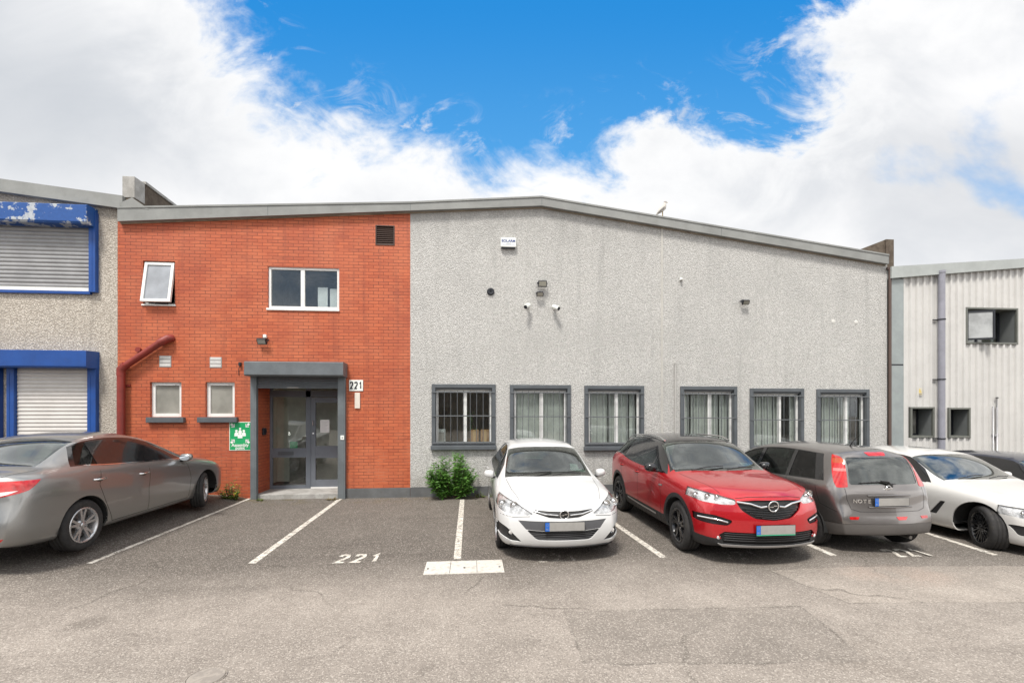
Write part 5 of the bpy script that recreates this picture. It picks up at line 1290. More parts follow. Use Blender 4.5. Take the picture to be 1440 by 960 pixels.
        for k in range(n): x = xa + (xb - xa) * (k + .5) / n; q.cyl((x, -.045, z0 + .02), 'z', .007, z1 - z0 - .12, 0, 8)
        for zz in (z0 + .06, z0 + (z1 - z0) * .5, z1 - .14): q.box((W0 + .02, -.055, zz - .012), (W1 - .02, -.037, zz + .012), 0, .003)
        q.build('security_bars', simple('bar_paint', (.11, .118, .125), .5), win)
        if i > 0:      # vertical blinds, some slats parted
            rnd = random.Random(i * 5); q = MB(); x = x0 + .08; zt = z1 - .12
            while x < x1 - .12:
                wd = .089; an = rnd.uniform(.22, .42) + (.35 if rnd.random() < .08 else 0); dx, dy = wd * math.cos(an), wd * math.sin(an)
                if not (i == 4 and m_ + .02 < x < m_ + .32) and not (i == 5 and x > x1 - .36):
                    q.add([(x, .20, z0 + .08), (x + dx, .20 + dy, z0 + .08), (x + dx, .20 + dy, zt), (x, .20, zt)], [(0, 1, 2, 3)], 0)
                    q.add([(x, .202, z0 + .08), (x + dx, .202 + dy, z0 + .08), (x + dx, .202 + dy, zt), (x, .202, zt)], [(3, 2, 1, 0)], 0)
                x += .075
            q.box((x0 + .08, .2, zt), (x1 - .08, .24, zt + .04), 0); q.build('vertical_blind', BLINDM, win)
    # objects behind the first window
    x0, x1, z0, z1 = lows[0]; ws = .26
    q = MB(); q.box((x0, .17, z0 - .02), (x1, .75, z0 + .03), 0); q.build('window_board', ROOML, B)
    for (u, v, t, lab) in ((661, 673, 604, 'cardboard box at the middle of the first barred window'), (676, 689, 604, 'cardboard box in the right corner of the first barred window')):
        q = MB(); X0, X1 = wx(u, 615, .3), wx(v, 615, .3); q.box((X0, .3, z0 + .031), (X1, .6, wz(u, t, .3)), 0, .006); q.box(((X0 + X1) / 2 - .03, .297, z0 + .06), ((X0 + X1) / 2 + .03, .2995, wz(u, t, .3) - .01), 1); tag(q.build('cardboard_box', [CARD, simple('parcel_tape', (.5, .33, .16), .35)], origin=((X0 + X1) / 2, .45, z0 + .03)), lab, 'box', 'cardboard boxes inside the first barred window')
    q = MB(); X0, X1 = wx(614, 612, .3), wx(626, 612, .3); q.box((X0, .3, z0 + .031), (X1, .42, wz(620, 603, .3)), 0, .012); q.box((X0 + .02, .297, z0 + .08), (X1 - .02, .2995, z0 + .3), 1); tag(q.build('white_canister', [PAPER, PLATE], origin=(X0, .36, z0 + .03)), 'white upright box in the left corner of the first barred window', 'box')
    q = MB(); rnd = random.Random(3); cx, cz = wx(662, 590, .35), wz(662, 592, .35)
    q.cyl((cx, .4, z0 + .03), 'z', .06, .10, 1, 14); q.tube([(cx, .4, z0 + .1), (cx + .01, .4, cz + .1)], .008, 0, 6)
    for k in range(60):
        p_ = Vector((cx + rnd.gauss(0, .05), .38 + rnd.gauss(0, .04), cz + rnd.uniform(-.2, .22))); d_ = Vector((rnd.uniform(-1, 1), rnd.uniform(-1, .3), rnd.uniform(-.6, .6))).normalized(); s1 = d_.cross(Vector((0, 0, 1))) * .022; l_ = d_ * .07
        q.add([p_, p_ + l_ * .5 + s1, p_ + l_, p_ + l_ * .5 - s1], [(0, 1, 2, 3)], 0)
    tag(q.build('potted_plant', [simple('houseplant_leaf', (.07, .22, .03), .5, var=.3), CARD], origin=(cx, .4, z0 + .03)), 'bright green potted plant hanging leaves behind the first barred window', 'plant')
    # movement joint strip, thin conduit, dark edge pipe
    m = MB(); m.box((wx(929.5), -.012, .2), (wx(932), .0, roof_z(wx(931)) - .05), 0, .003); m.build('joint_strip', simple('joint_paint', (.47, .455, .42), .7), B)
    m = MB(); m.tube([(wx(949), -.03, .2), (wx(949), -.03, wz(949, 512))], .022, 0, 10); m.cyl((wx(949), -.03, wz(949, 512)), 'z', .03, .03, 0, 10); m.build('conduit', simple('conduit_paint', (.42, .41, .39), .6), B)
    m = MB(); m.tube([(XR + .03, -.05, -.3), (XR + .03, -.05, roof_z(XR) - .1)], .035, 0, 12); m.box((XR - .04, -.06, roof_z(XR) - .16), (XR + .10, .0, roof_z(XR) - .10), 0, .01); m.build('edge_pipe', simple('brown_pipe', (.09, .06, .05), .6), B)
    m = MB(); 
    FIL = simple('filler', (.57, .56, .53), .9)
    for (u, v) in ((1172, 452), (1204, 453)): c = wall_at(u, v); m = MB(); m.ball(c, .06, 0, 2, (1, .12, .9)); m.build('filler_spot', FIL, B)
    return B

def fixtures():
    """things screwed to the front wall"""
    def flood(u, v, lab, tilt=30, s=1.0, sensor=False):
        c = wall_at(u, v, -.12); m = MB(); T = Matrix.Translation(c) @ Matrix.Rotation(R(tilt), 4, 'X'); k = MB()
        k.box((-.10 * s, -.02, -.07 * s), (.10 * s, .035, .07 * s), 0, .012); k.box((-.082 * s, -.0215, -.052 * s), (.082 * s, -.0195, .052 * s), 1); 
        for i in range(5): k.box((-.09 * s, .035, -.055 * s + i * .025 * s), (.09 * s, .05, -.05 * s + i * .025 * s), 0)
        m.v = [T @ p for p in k.v]; m.f, m.m, m.s = k.f, k.m, k.s
        m.tube([(c.x - .11 * s, c.y, c.z), (c.x - .11 * s, -.01, c.z + .06), (c.x + .11 * s, -.01, c.z + .06), (c.x + .11 * s, c.y, c.z)], .008, 0, 6); m.box((c.x - .05, -.02, c.z + .02), (c.x + .05, 0, c.z + .09), 0, .006)
        if sensor: m.box((c.x - .0, -.07, c.z + .09), (c.x + .07, .0, c.z + .17), 2, .015)
        tag(m.build('flood_light', [INK, simple('lamp_face', (.25, .24, .2), .2, coat=.8), WHITES], origin=(c.x, 0, c.z)), lab, 'floodlight', 'small black floodlights on the front wall')
    flood(368, 480, 'black floodlight with a white sensor above the door shutter box', 35, 1.0, True)
    flood(763, 399, 'upper black floodlight of the pair above the two cameras', 10, 1.05)
    flood(759.5, 413.5, 'lower black floodlight of the pair above the two cameras', 25, .8)
    flood(1049, 425, 'lone black floodlight on the right half of the grey wall', 30, .85)
    for u, v, az, lab in ((742, 430, -38, 'white bullet camera aimed left below the floodlights'), (781, 432, 42, 'white bullet camera aimed right below the floodlights')):
        c = wall_at(u, v, -.15); m = MB(); d = Vector((math.sin(R(az)), -math.cos(R(az)), -.45)).normalized(); m.cyl((c.x, -.03, c.z + .03), 'y', .05, .03, 0, 20); m.tube([(c.x, -.02, c.z + .03), (c.x, -.09, c.z + .03), c], .02, 0, 10)
        a = c - d * .09; b = c + d * .12; m.tube([a, a + d * .01, b - d * .012], [.035, .045, .045], 0, 18); m.tube([b - d * .012, b], [.047, .04], 1, 18); m.tube([c - d * .04 + Vector((0, 0, .05)), b + d * .02 + Vector((0, 0, .05))], .035, 0, 10, flat=.2)
        tag(m.build('security_camera', [WHITES, INK], origin=(c.x, 0, c.z)), lab, 'camera', 'white bullet cameras on the grey wall')
    r = px_rect(704, 726, 334, 347.5, -.08); m = MB(); x0, x1, z0, z1 = r; m.box((x0, -.09, z0), (x1, .0, z1), 0, .025); m.box((x0 + .02, -.08, z0 - .02), (x1 - .02, -.02, z0), 2, .005)
    m.text('EOLARM', Matrix.Translation(((x0 + x1) / 2, -.0915, z0 + (z1 - z0) * .62)) @ Matrix.Rotation(PI / 2, 4, 'X'), .085, 1, .001, 1.0, .003); m.box((x0 + .05, -.0912, z0 + .05), (x1 - .05, -.0898, z0 + .056), 1)
    m.text('ALARMS', Matrix.Translation(((x0 + x1) / 2, -.0915, z0 + (z1 - z0) * .36)) @ Matrix.Rotation(PI / 2, 4, 'X'), .03, 1, .001)
    m.f, m.m, m.s = m.f, m.m, m.s
    tag(m.build('alarm_box', [WHITES, INKB, INK], origin=((x0 + x1) / 2, 0, z0)), 'white alarm box with blue lettering high on the grey wall', 'alarm box')
    c = wall_at(690, 410); m = MB(); m.lathe([(.02, -.03), (.05, -.035), (.085, -.03), (.09, 0)], c, 'y', 0, 28); m.lathe([(.055, -.038), (.065, -.042), (.075, -.036)], c, 'y', 0, 28); m.cyl((c.x, -.01, c.z), 'y', .05, .008, 1, 20); tag(m.build('round_vent', [INK, BELLY], origin=c), 'black round vent on the grey wall left of the cameras', 'vent')
    c = wall_at(957, 393); m = MB(); m.box((c.x - .03, -.05, c.z - .03), (c.x + .03, 0, c.z + .04), 0, .012); m.ball((c.x, -.055, c.z - .03), .028, 1, 2); tag(m.build('motion_sensor', [WHITES, simple('sensor_lens', (.25, .24, .22), .4)], origin=c), 'tiny pale sensor right of the vertical joint on the grey wall', 'sensor')
    c = wall_at(340, 512); m = MB(); m.box((c.x - .05, -.06, c.z - .04), (c.x + .0, 0, c.z + .04), 0, .01); m.tube([(c.x - .03, -.03, c.z - .04), (c.x - .06, -.02, c.z - .12), (c.x - .06, -.01, c.z - .25)], .006, 0, 6); tag(m.build('cable_box', INK, origin=c), 'small dark box with a dangling cable left of the shutter box', 'junction box')
    # signs
    x0, x1, z0, z1 = px_rect(491, 510.5, 534, 549.5, -.012); m = MB(); m.box((x0, -.02, z0), (x1, 0, z1), 0, .003)
    m.digits('221', Matrix.Translation(((x0 + x1) / 2, -.021, (z0 + z1) / 2)) @ Matrix.Rotation(PI / 2, 4, 'X'), .175, .082, .030, 1, .001, .22); tag(m.build('number_sign', [WHITES, INK], origin=((x0 + x1) / 2, 0, z0)), 'white plate with black 221 on the orange brick beside the door', 'sign')
    x0, x1, z0, z1 = px_rect(499, 506.5, 552, 574, -.01); m = MB(); m.box((x0, -.035, z0), (x1, 0, z1), 0, .01); m.box((x0 + .02, -.037, z0 + .05), (x1 - .02, -.0345, z1 - .05), 0, .002); tag(m.build('bell_plate', simple('cream_plate', (.68, .62, .54), .5), origin=((x0 + x1) / 2, 0, z0)), 'cream upright strip on the brick below the 221 plate', 'plate')
    x0, x1, z0, z1 = px_rect(479, 484, 612, 618, -.1); m = MB(); m.box((x0, -.118, z0), (x1, -.1, z1), 0, .004); m.cyl(((x0 + x1) / 2, -.118, (z0 + z1) / 2), 'y', .012, -.006, 1, 10); tag(m.build('key_switch', [WHITES, INK], origin=((x0 + x1) / 2, -.1, z0)), 'small white key switch on the right shutter guide', 'switch')
    x0, x1, z0, z1 = px_rect(322.5, 353, 593, 633, -.01); m = MB(); W_, H_ = x1 - x0, z1 - z0; m.box((x0, -.012, z0), (x1, 0, z1), 1, .002); m.box((x0 + .012, -.0135, z0 + .012), (x1 - .012, -.0119, z1 - .012), 0)
    Yf = -.0142
    def P(u, v): return (x0 + u * W_, z0 + v * H_)
    def fl(poly): m.prism(poly, 'y', Yf, Yf + .002, 1)
    def disc(u, v, r): a, b = P(u, v); fl([(a + r * W_ * math.cos(2 * PI * k / 18), b + r * W_ * math.sin(2 * PI * k / 18)) for k in range(18)])
    for cx_, cy_, dx, dy in ((.16, .88, 1, -1), (.84, .88, -1, -1), (.16, .32, 1, 1), (.84, .32, -1, 1)):     # four arrows pointing in
        ax, ay = cx_ + dx * .09, cy_ + dy * .065
        fl([P(ax, ay), P(ax - dx * .17, ay), P(ax, ay - dy * .125)][::1])
        a = Vector((ax - dx * .055, ay - dy * .04)); b = Vector((cx_ - dx * .08, cy_ - dy * .06)); n_ = Vector((dy * .035, -dx * .026))
        fl([P(*(a + n_)), P(*(a - n_)), P(*(b - n_)), P(*(b + n_))])
    for u, v, s_ in ((.33, .60, .95), (.67, .60, .95), (.5, .68, .8), (.5, .53, 1.1)):                         # group of people
        disc(u, v + .085, .062 * s_); fl([P(u - .10 * s_, v - .10), P(u - .09 * s_, v + .0), P(u - .05 * s_, v + .04), P(u + .05 * s_, v + .04), P(u + .09 * s_, v + .0), P(u + .10 * s_, v - .10)]); Yf -= .0006
    for t, v in (('Assembly', .185), ('point', .085)): a, b = P(.5, v); m.text(t, Matrix.Translation((a, Yf, b)) @ Matrix.Rotation(PI / 2, 4, 'X'), .098, 1, .001, .98, .002)
    m.f = m.f; tag(m.build('assembly_point_sign', [GREEN, WHITES], origin=((x0 + x1) / 2, 0, z0)), 'green and white assembly point sign with arrows left of the door', 'sign')
    # bird on the roof edge
    b = wall_at(931, 303, 0.0); b.z = roof_z(b.x) + .27; m = MB()
    c = Vector((b.x, -.02, b.z)); m.tube([c + Vector((-.15, 0, .0)), c + Vector((-.10, 0, .055)), c + Vector((-.04, 0, .12)), c + Vector((.03, 0, .19)), c + Vector((.06, 0, .25)), c + Vector((.065, 0, .30))], [.015, .035, .065, .07, .04, .03], 0, 14)
    m.ball(c + Vector((.07, 0, .315)), .036, 1, 2); m.tube([c + Vector((.095, 0, .315)), c + Vector((.14, 0, .305))], [.012, .003], 2, 8)
    m.tube([c + Vector((-.16, -.05, .01)), c + Vector((-.08, -.06, .08)), c + Vector((.02, -.05, .17))], [.01, .04, .03], 3, 10, flat=.5)
    m.tube([c + Vector((-.01, -.02, .10)), c + Vector((-.01, -.02, -.03))], .006, 2, 6); m.tube([c + Vector((.02, .02, .11)), c + Vector((.02, .02, -.03))], .006, 2, 6)
    tag(m.build('seagull', [simple('gull_body', (.52, .49, .45), .8, var=.15), simple('gull_head', (.40, .38, .37), .8), simple('gull_beak', (.4, .28, .08), .5), simple('gull_wing', (.30, .29, .28), .8)], origin=c), 'pale gull standing on the sloping roof edge', 'bird')

# ------------------------------------------------------------------ neighbours
def slats(mb, x0, x1, z0, z1, Y, pitch, mi=0, curve=.016):
    """roller shutter: each slat a shallow curve"""
    z = z0
    while z < z1 - .001:
        h = min(pitch, z1 - z); K = 5; v = []
        for k in range(K + 1):
            t = k / K; y = Y - curve * math.sin(PI * t) ** .8; v += [(x0, y, z + h * t), (x1, y, z + h * t)]
        mb.add(v, [(2 * k, 2 * k + 1, 2 * k + 3, 2 * k + 2) for k in range(K)], mi, True); z += h

def build_left():
    X0 = -15.0; zb = -.2
    za, zb_ = wz(0, 269), wz(168, 293)
    xa, xb = wx(0, 269), wx(168, 293)
    def top(x): return za + (zb_ - za) * (x - xa) / (xb - xa)
    B = empty('neighbour_unit', ((X0 + XL) / 2, 0, 0), 'weathered beige pebble dash unit with blue shutter frames on the left', 'building')
    up = (X0 + .5, wx(137, 360), wz(60, 410), wz(60, 305)); low = (wx(12, 560), wx(136, 560), .2, wz(60, 500)); low2 = (X0 + .5, wx(1, 560), .2, wz(60, 500))
    w = MB(); holed_wall(w, X0, XL - .003, zb, top, [(*up, .12), (*low, .12), (*low2, .12)], 0, .12); w.build('rendered_wall', DASHL, B, fix=False)
    s = MB(); s.quad((X0, 0, zb), (X0, 24, zb), (X0, 24, top(X0)), (X0, 0, top(X0))); s.quad((X0, .05, top(X0)), (XL - .01, .05, top(XL)), (XL - .01, 24, top(XL)), (X0, 24, top(X0))); s.build('roof', FASCIA, B)
    f = MB(); lo0, lo1 = wall_at(0, 269, -.12), wall_at(172, 293, -.12); hi0, hi1 = wz(0, 252, -.12), wz(172, 275, -.12)
    sl = (lo1.z - lo0.z) / (lo1.x - lo0.x); xa2 = X0; l2 = lo0.z + sl * (xa2 - lo0.x); h2 = hi0 + sl * (xa2 - lo0.x)
    f.add([(xa2, -.12, l2), (lo1.x, -.12, lo1.z), (lo1.x, -.12, hi1), (xa2, -.12, h2), (xa2, .2, l2), (lo1.x, .2, lo1.z), (lo1.x, .2, hi1), (xa2, .2, h2)], [(0, 1, 2, 3), (3, 2, 6, 7), (0, 4, 5, 1), (1, 5, 6, 2)], 0); f.build('fascia', FASCIA, B)
    # upper shutter
    x1 = wx(127, 360, -.05); m = MB(); slats(m, X0 + .5, x1, wz(60, 404, -.03), wz(60, 312, -.03), -.02, .088); m.box((X0 + .5, -.05, wz(60, 408.5, -.04)), (x1, -.01, wz(60, 403.5, -.04)), 1, .004); sh = m.build('roller_shutter', [SLAT, UPVC], B)
    a = wall_at(122, 313, -.30); t = wz(100, 288, -.30); m = MB(); m.prism([(-.31, a.z + .02), (-.28, a.z - .02), (-.0, a.z - .02), (0, t + .03), (-.28, t + .02), (-.31, t)], 'x', X0 + .3, a.x, 0); m.build('shutter_box', BLUEW, sh)
    m = MB(); m.box((x1, -.10, wz(130, 412)), (wx(138, 360, -.02), .0, wz(130, 300)), 0, .006); m.box((x1 + .06, -.105, wz(130, 410)), (x1 + .075, -.099, wz(130, 302)), 0); m.box((X0 + .5, -.06, wz(60, 413)), (x1, 0, wz(60, 409)), 0, .004); m.build('shutter_guide', BLUEP, sh)
    # lower shutters
    xa, xb = wx(23, 560, -.05), wx(125, 560, -.05); m = MB(); slats(m, xa, xb, .1, wz(60, 514, -.03), -.02, .086); sh = m.build('roller_shutter', SLATW, B)
    a = wall_at(135, 517, -.12); c = wall_at(121, 516, -.36); t = wz(100, 493, -.36); m = MB(); m.prism([(-.36, c.z + .02), (-.34, c.z - .01), (-.0, c.z - .01), (0, t + .02), (-.34, t + .01), (-.36, t)], 'x', X0 + .3, c.x, 0); m.build('shutter_box', BLUEP, sh)
    for u, v in ((12, 22.5), (125, 137)):
        m = MB(); m.box((wx(u, 560, -.05), -.10, .02), (wx(v, 560, -.05), 0, c.z), 0, .006); m.box((wx(u, 560, -.05) + .05, -.105, .05), (wx(u, 560, -.05) + .065, -.099, c.z - .1), 0); m.build('shutter_guide', BLUEP, sh)
    m = MB(); m.box((wx(-9, 560, -.05), -.10, .02), (wx(2, 560, -.05), 0, c.z), 0, .006); m.build('shutter_guide', BLUEP, sh)
    m = MB(); slats(m, X0 + .5, wx(-9, 560, -.05), .1, c.z, -.02, .086); m.build('roller_shutter', SLATW, B)

def upstand(poly_yz, x0, x1, lab, pos):
    """raised end of the party wall between two roofs"""
    m = MB(); m.prism(poly_yz, 'x', x0, x1, 0)
    n = len(poly_yz); tp = [(y, z + .03) for y, z in poly_yz[1:3]]
    y0, z0 = poly_yz[1]; y1, z1 = poly_yz[2]
    m.add([(x0 - .03, y0 - .03, z0 + .002), (x1 + .03, y0 - .03, z0 + .002), (x1 + .03, y1, z1 + .002), (x0 - .03, y1, z1 + .002), (x0 - .03, y0 - .03, z0 + .06), (x1 + .03, y0 - .03, z0 + .06), (x1 + .03, y1, z1 + .06), (x0 - .03, y1, z1 + .06)], [(0, 3, 2, 1), (4, 5, 6, 7), (0, 1, 5, 4), (1, 2, 6, 5), (2, 3, 7, 6), (3, 0, 4, 7)], 1)
    return m

def party_walls():
    # left: pale rendered end block with a dark brick flank stepping back down the roof
    a = wall_at(173, 275, -.02); b = wall_at(189, 275, -.02); zt = wz(180, 248, -.02); z0 = ZL + .02
    m = MB(); m.box((a.x, -.02, z0), (b.x, .30, wz(180, 278, -.02)), 1); m.box((a.x - .01, -.03, wz(180, 278, -.02)), (b.x + .01, .30, zt), 0, .01)
    m.prism([(.30, z0), (.30, zt - .01), (6.6, ZL + .75), (6.6, z0)], 'x', a.x + .02, b.x, 1)
    m.add([(a.x, .3, zt - .01), (b.x + .03, .3, zt - .01), (b.x + .03, 6.6, ZL + .75), (a.x, 6.6, ZL + .75), (a.x, .3, zt + .05), (b.x + .03, .3, zt + .05), (b.x + .03, 6.6, ZL + .81), (a.x, 6.6, ZL + .81)], [(4, 5, 6, 7), (0, 1, 5, 4), (1, 2, 6, 5), (3, 0, 4, 7), (2, 3, 7, 6), (0, 3, 2, 1)], 0)
    # lead flashing against the fascia
    c = wall_at(210, 294, -.13); m.add([(a.x + .0, -.125, wz(180, 290, -.12)), (c.x, -.125, wz(212, 295, -.12)), (b.x + .02, -.125, wz(189, 278, -.12)), (a.x, -.125, wz(180, 286, -.12))], [(0, 1, 2, 3)], 2)
    tag(m.build('party_wall', [CONCL, CONCR, FASCIA], origin=(a.x, 0, z0)), 'raised party wall end with a dark sloping flank between the left neighbour and the brick part', 'wall')
    # right
    a = wall_at(1246, 345, .15); b = wall_at(1257, 345, .15); zt = wz(1250, 336.5, .15); z0 = ZR - .2
    m = MB(); m.prism([(.15, z0), (.15, zt), (2.2, zt - .02), (2.2, z0)], 'x', a.x, b.x, 0)
    m.prism([(a.x + .01, z0), (wx(1211, 350, .15), wz(1211, 350, .15) - .1), (wx(1211, 350, .15), wz(1211, 350, .15)), (a.x + .01, zt)], 'y', .18, .34, 0)
    tag(m.build('party_wall', CONCR, origin=(a.x, .15, z0)), 'dark brown raised wall end at the right end of the grey roof edge', 'wall')

def build_right():
    X0 = XR + .06; X1 = X0 + 9; zb = -.9
    xa, xb = wx(1256, 392), wx(1440, 377); za, zc = wz(1256, 392), wz(1440, 377.5)
    def top(x): return za + (zc - za) * (x - xa) / (xb - xa)
    B = empty('clad_unit', ((X0 + X1) / 2, 0, ground_fall(13)), 'cream corrugated metal clad unit with grey trim on the right', 'building')
    xc = wx(1268, 500)
    win = px_rect(1356, 1429, 433, 484); l1 = px_rect(1278.5, 1312, 572, 615); l2 = px_rect(1332, 1362.5, 573, 615)
    w = MB(); prof = []; x = xc; per = .19
    while x < X1: prof += [(x, 0), (x + .022, -.04), (x + .062, -.04), (x + .084, 0)]; x += per
    hs = [win, l1, l2]
    for i in range(len(prof) - 1):
        (p, py), (q, qy) = prof[i], prof[i + 1]
        cuts = sorted([(h[2], h[3]) for h in hs if p >= h[0] - .03 and q <= h[1] + .03]); z = zb
        for a, b in cuts: w.quad((p, py, z), (q, qy, z), (q, qy, a), (p, py, a)); z = b
        w.quad((p, py, z), (q, qy, z), (q, qy, top(q)), (p, py, top(p)))
    w.build('cladding', CLAD, B, fix=False)
    s = MB(); s.box((X0, -.045, zb), (xc + .01, .05, top(X0)), 0, .004); s.box((X0 + .01, -.047, wz(1262, 514)), (xc, -.044, wz(1262, 512)), 1); s.build('corner_flashing', [CLADG, INK], B)
    s = MB(); s.quad((X0, 0, zb), (X0, 20, zb), (X0, 20, top(X0)), (X0, 0, top(X0))); s.quad((X0, .1, top(X0)), (X1, .1, top(X1)), (X1, 20, top(X1)), (X0, 20, top(X0))); s.quad((X1, 0, zb), (X1, 20, zb), (X1, 20, top(X1)), (X1, 0, top(X1))); s.build('side_and_roof', CLADG, B)
    f = MB(); a = wall_at(1254, 391, -.12); b = wall_at(1440, 376, -.12); ha, hb = wz(1254, 374.5, -.12), wz(1440, 363.5, -.12); k = (X1 - a.x) / (b.x - a.x)
    bz, bh = a.z + (b.z - a.z) * k, ha + (hb - ha) * k
    f.add([(a.x, -.12, a.z), (X1, -.12, bz), (X1, -.12, bh), (a.x, -.12, ha), (a.x, .2, a.z), (X1, .2, bz), (X1, .2, bh), (a.x, .2, ha)], [(0, 1, 2, 3), (3, 2, 6, 7), (0, 4, 5, 1), (0, 3, 7, 4), (1, 5, 6, 2)], 0); f.build('fascia', simple('neighbour_fascia', (.34, .36, .35), .5, var=.08), B)
    # windows
    FRG = simple('olive_grey_trim', (.13, .135, .12), .5, dirt=.15)
    for i, r in enumerate((win, l1, l2)):
        x0, x1, z0, z1 = r; m = MB(); frame_rect(m, x0, x1, z0, z1, -.05, .01, .045, 0); m.quad((x1 - .045, .0, z0), (x1 - .045, .45, z0), (x1 - .045, .45, z1), (x1 - .045, .0, z1), 1); m.quad((x0 + .045, .0, z0), (x0 + .045, .45, z0), (x0 + .045, .45, z1), (x0 + .045, .0, z1), 0)
        m.quad((x0, .0, z1 - .045), (x1, .0, z1 - .045), (x1, .45, z1 - .045), (x0, .45, z1 - .045), 0); m.quad((x0, .0, z0 + .045), (x1, .0, z0 + .045), (x1, .45, z0 + .045), (x0, .45, z0 + .045), 0)
        wn = m.build('window', [FRG, simple('reveal_grey', (.17, .18, .18), .6)], B)
        g = MB(); frame_rect(g, x0 + .045, x1 - .045, z0 + .045, z1 - .045, .35, .41, .05, 0, ((x0 + (x1 - x0) * .52),) if i == 0 else ()); g.build('inner_frame', INK, wn)
        g = MB(); g.box((x0 + .05, .37, z0 + .05), (x1 - .05, .376, z1 - .05)); g.build('pane', WGLASS if i == 0 else simple('blinded_pane', (.30, .29, .26), .15, coat=.8, var=.4, vscale=3), wn)
        if i == 0:
            q = MB(); room(q, x0 - .3, x1 + .3, z0 - .1, z1 + .2, .46, 1.6); q.build('interior', ROOML, wn)
            # open sash hinged at the left and swung out
            S_ = .60; m = MB(); k = MB(); frame_rect(k, 0, S_, z0 + .10, z1 - .10, -.02, .02, .045); T = Matrix.Translation((x0 + .05, .0, 0)) @ Matrix.Rotation(-R(22), 4, 'Z'); m.v = [T @ v for v in k.v]; m.f, m.m, m.s = k.f, k.m, k.s; o = m.build('opening_sash', INK, wn)
            k = MB(); k.box((.045, -.003, z0 + .145), (S_ - .045, .003, z1 - .145)); m = MB(); m.v = [T @ v for v in k.v]; m.f, m.m, m.s = k.f, k.m, k.s; m.build('sash_pane', simple('sash_glass', (.28, .29, .29), .08, coat=1, var=.3, vscale=2), wn)
            for (u, lab) in ((1396, 'clear bottle on the sill inside the upper window of the clad unit, on the left'), (1404, 'clear bottle on the sill inside the upper window of the clad unit, on the right')):
                q = MB(); c = Vector((wx(u, 470, .5), .52, z0 + .045)); q.lathe([(.001, 0), (.04, 0), (.042, .16), (.015, .21), (.015, .27), (.001, .27)], c, 'z', 0, 14); tag(q.build('bottle', simple('bottle_glass', (.6, .65, .62), .1, coat=1), origin=c), lab, 'bottle', 'bottles on the upper sill of the clad unit')
    # pipes
    m = MB(); xp = wx(1323.5, 500, -.1); m.tube([(xp, -.11, zb), (xp, -.11, wz(1323, 383, -.1))], .075, 0, 20); m.cyl((xp, -.11, wz(1323, 384, -.1)), 'z', .085, .06, 0, 20)
    for v in (450, 534, 617): z = wz(1323, v, -.1); m.lathe([(.078, 0), (.086, 0), (.086, .03), (.078, .03)], (xp, -.11, z), 'z', 1, 20); m.box((xp - .17, -.05, z), (xp - .06, -.02, z + .025), 1)
    m.build('downpipe', [PIPEG, INK], B)
    m = MB(); a, b = wx(1396, 590, -.05), wx(1401.5, 590, -.05); z1 = wz(1400, 571, -.05); m.tube([(a, -.06, zb), (a, -.06, z1), (b, -.06, z1), (b, -.06, zb)], .018, 0, 10); m.tube([(b, -.06, z1), (b, -.06, wz(1401, 561, -.05))], .01, 0, 8); m.ball((b, -.06, wz(1401, 559, -.05)), .03, 1, 2, (1.3, 1, .6)); m.box((a - .03, -.07, wz(1400, 613, -.05)), (b + .03, -.03, wz(1400, 610, -.05)), 0); m.build('vent_pipe', [simple('galvanised', (.33, .33, .34), .4, metal=.4), INK], B)
    c = wall_at(1293, 550, -.03); m = MB(); m.box((c.x - .075, -.035, c.z - .1), (c.x + .075, -.028, c.z + .09), 0); m.prism([(c.x - .06, c.z - .04), (c.x + .06, c.z - .04), (c.x, c.z + .075)], 'y', -.0375, -.035, 1); m.box((c.x - .06, -.037, c.z - .085), (c.x + .06, -.0352, c.z - .055), 2)
    tag(m.build('hazard_sign', [simple('faded_sign', (.58, .54, .44), .5), simple('faded_yellow', (.62, .48, .16), .5), simple('faded_ink', (.3, .25, .15), .6)], origin=c), 'small faded sign with a yellow triangle on the cream cladding', 'sign')

def opposite():
    """added row across the yard, unseen behind the viewer: it shows only as the dark band mirrored in panes and paintwork"""
    B = empty('opposite_unit', (0, -36, 0), 'unseen long low brick unit added across the yard, only mirrored in panes', 'building')  # added out of view so panes mirror something darker than open sky
    m = MB(); hs = [(x, x + 2.2, 1.0, 2.4) for x in range(-34, 40, 6)]; w = MB()
    holed_wall(w, -40, 44, -.5, lambda x: 6.4, hs, 0, .15); w.v = [Vector((-v.x, -36 - v.y, v.z)) for v in w.v]; w.build('brick_wall', simple('brown_brick', (.13, .125, .12), .9, var=.3), B)
    for h in hs: g = MB(); g.box((-h[1], -36.2, h[2]), (-h[0], -36.13, h[3])); g.build('window', simple('far_pane', (.05, .06, .07), .1) if h is hs[0] else bpy.data.materials['far_pane'], B)
    m.box((-44, -60, 6.3), (40, -35.7, 6.7)); m.build('roof', FASCIA, B)

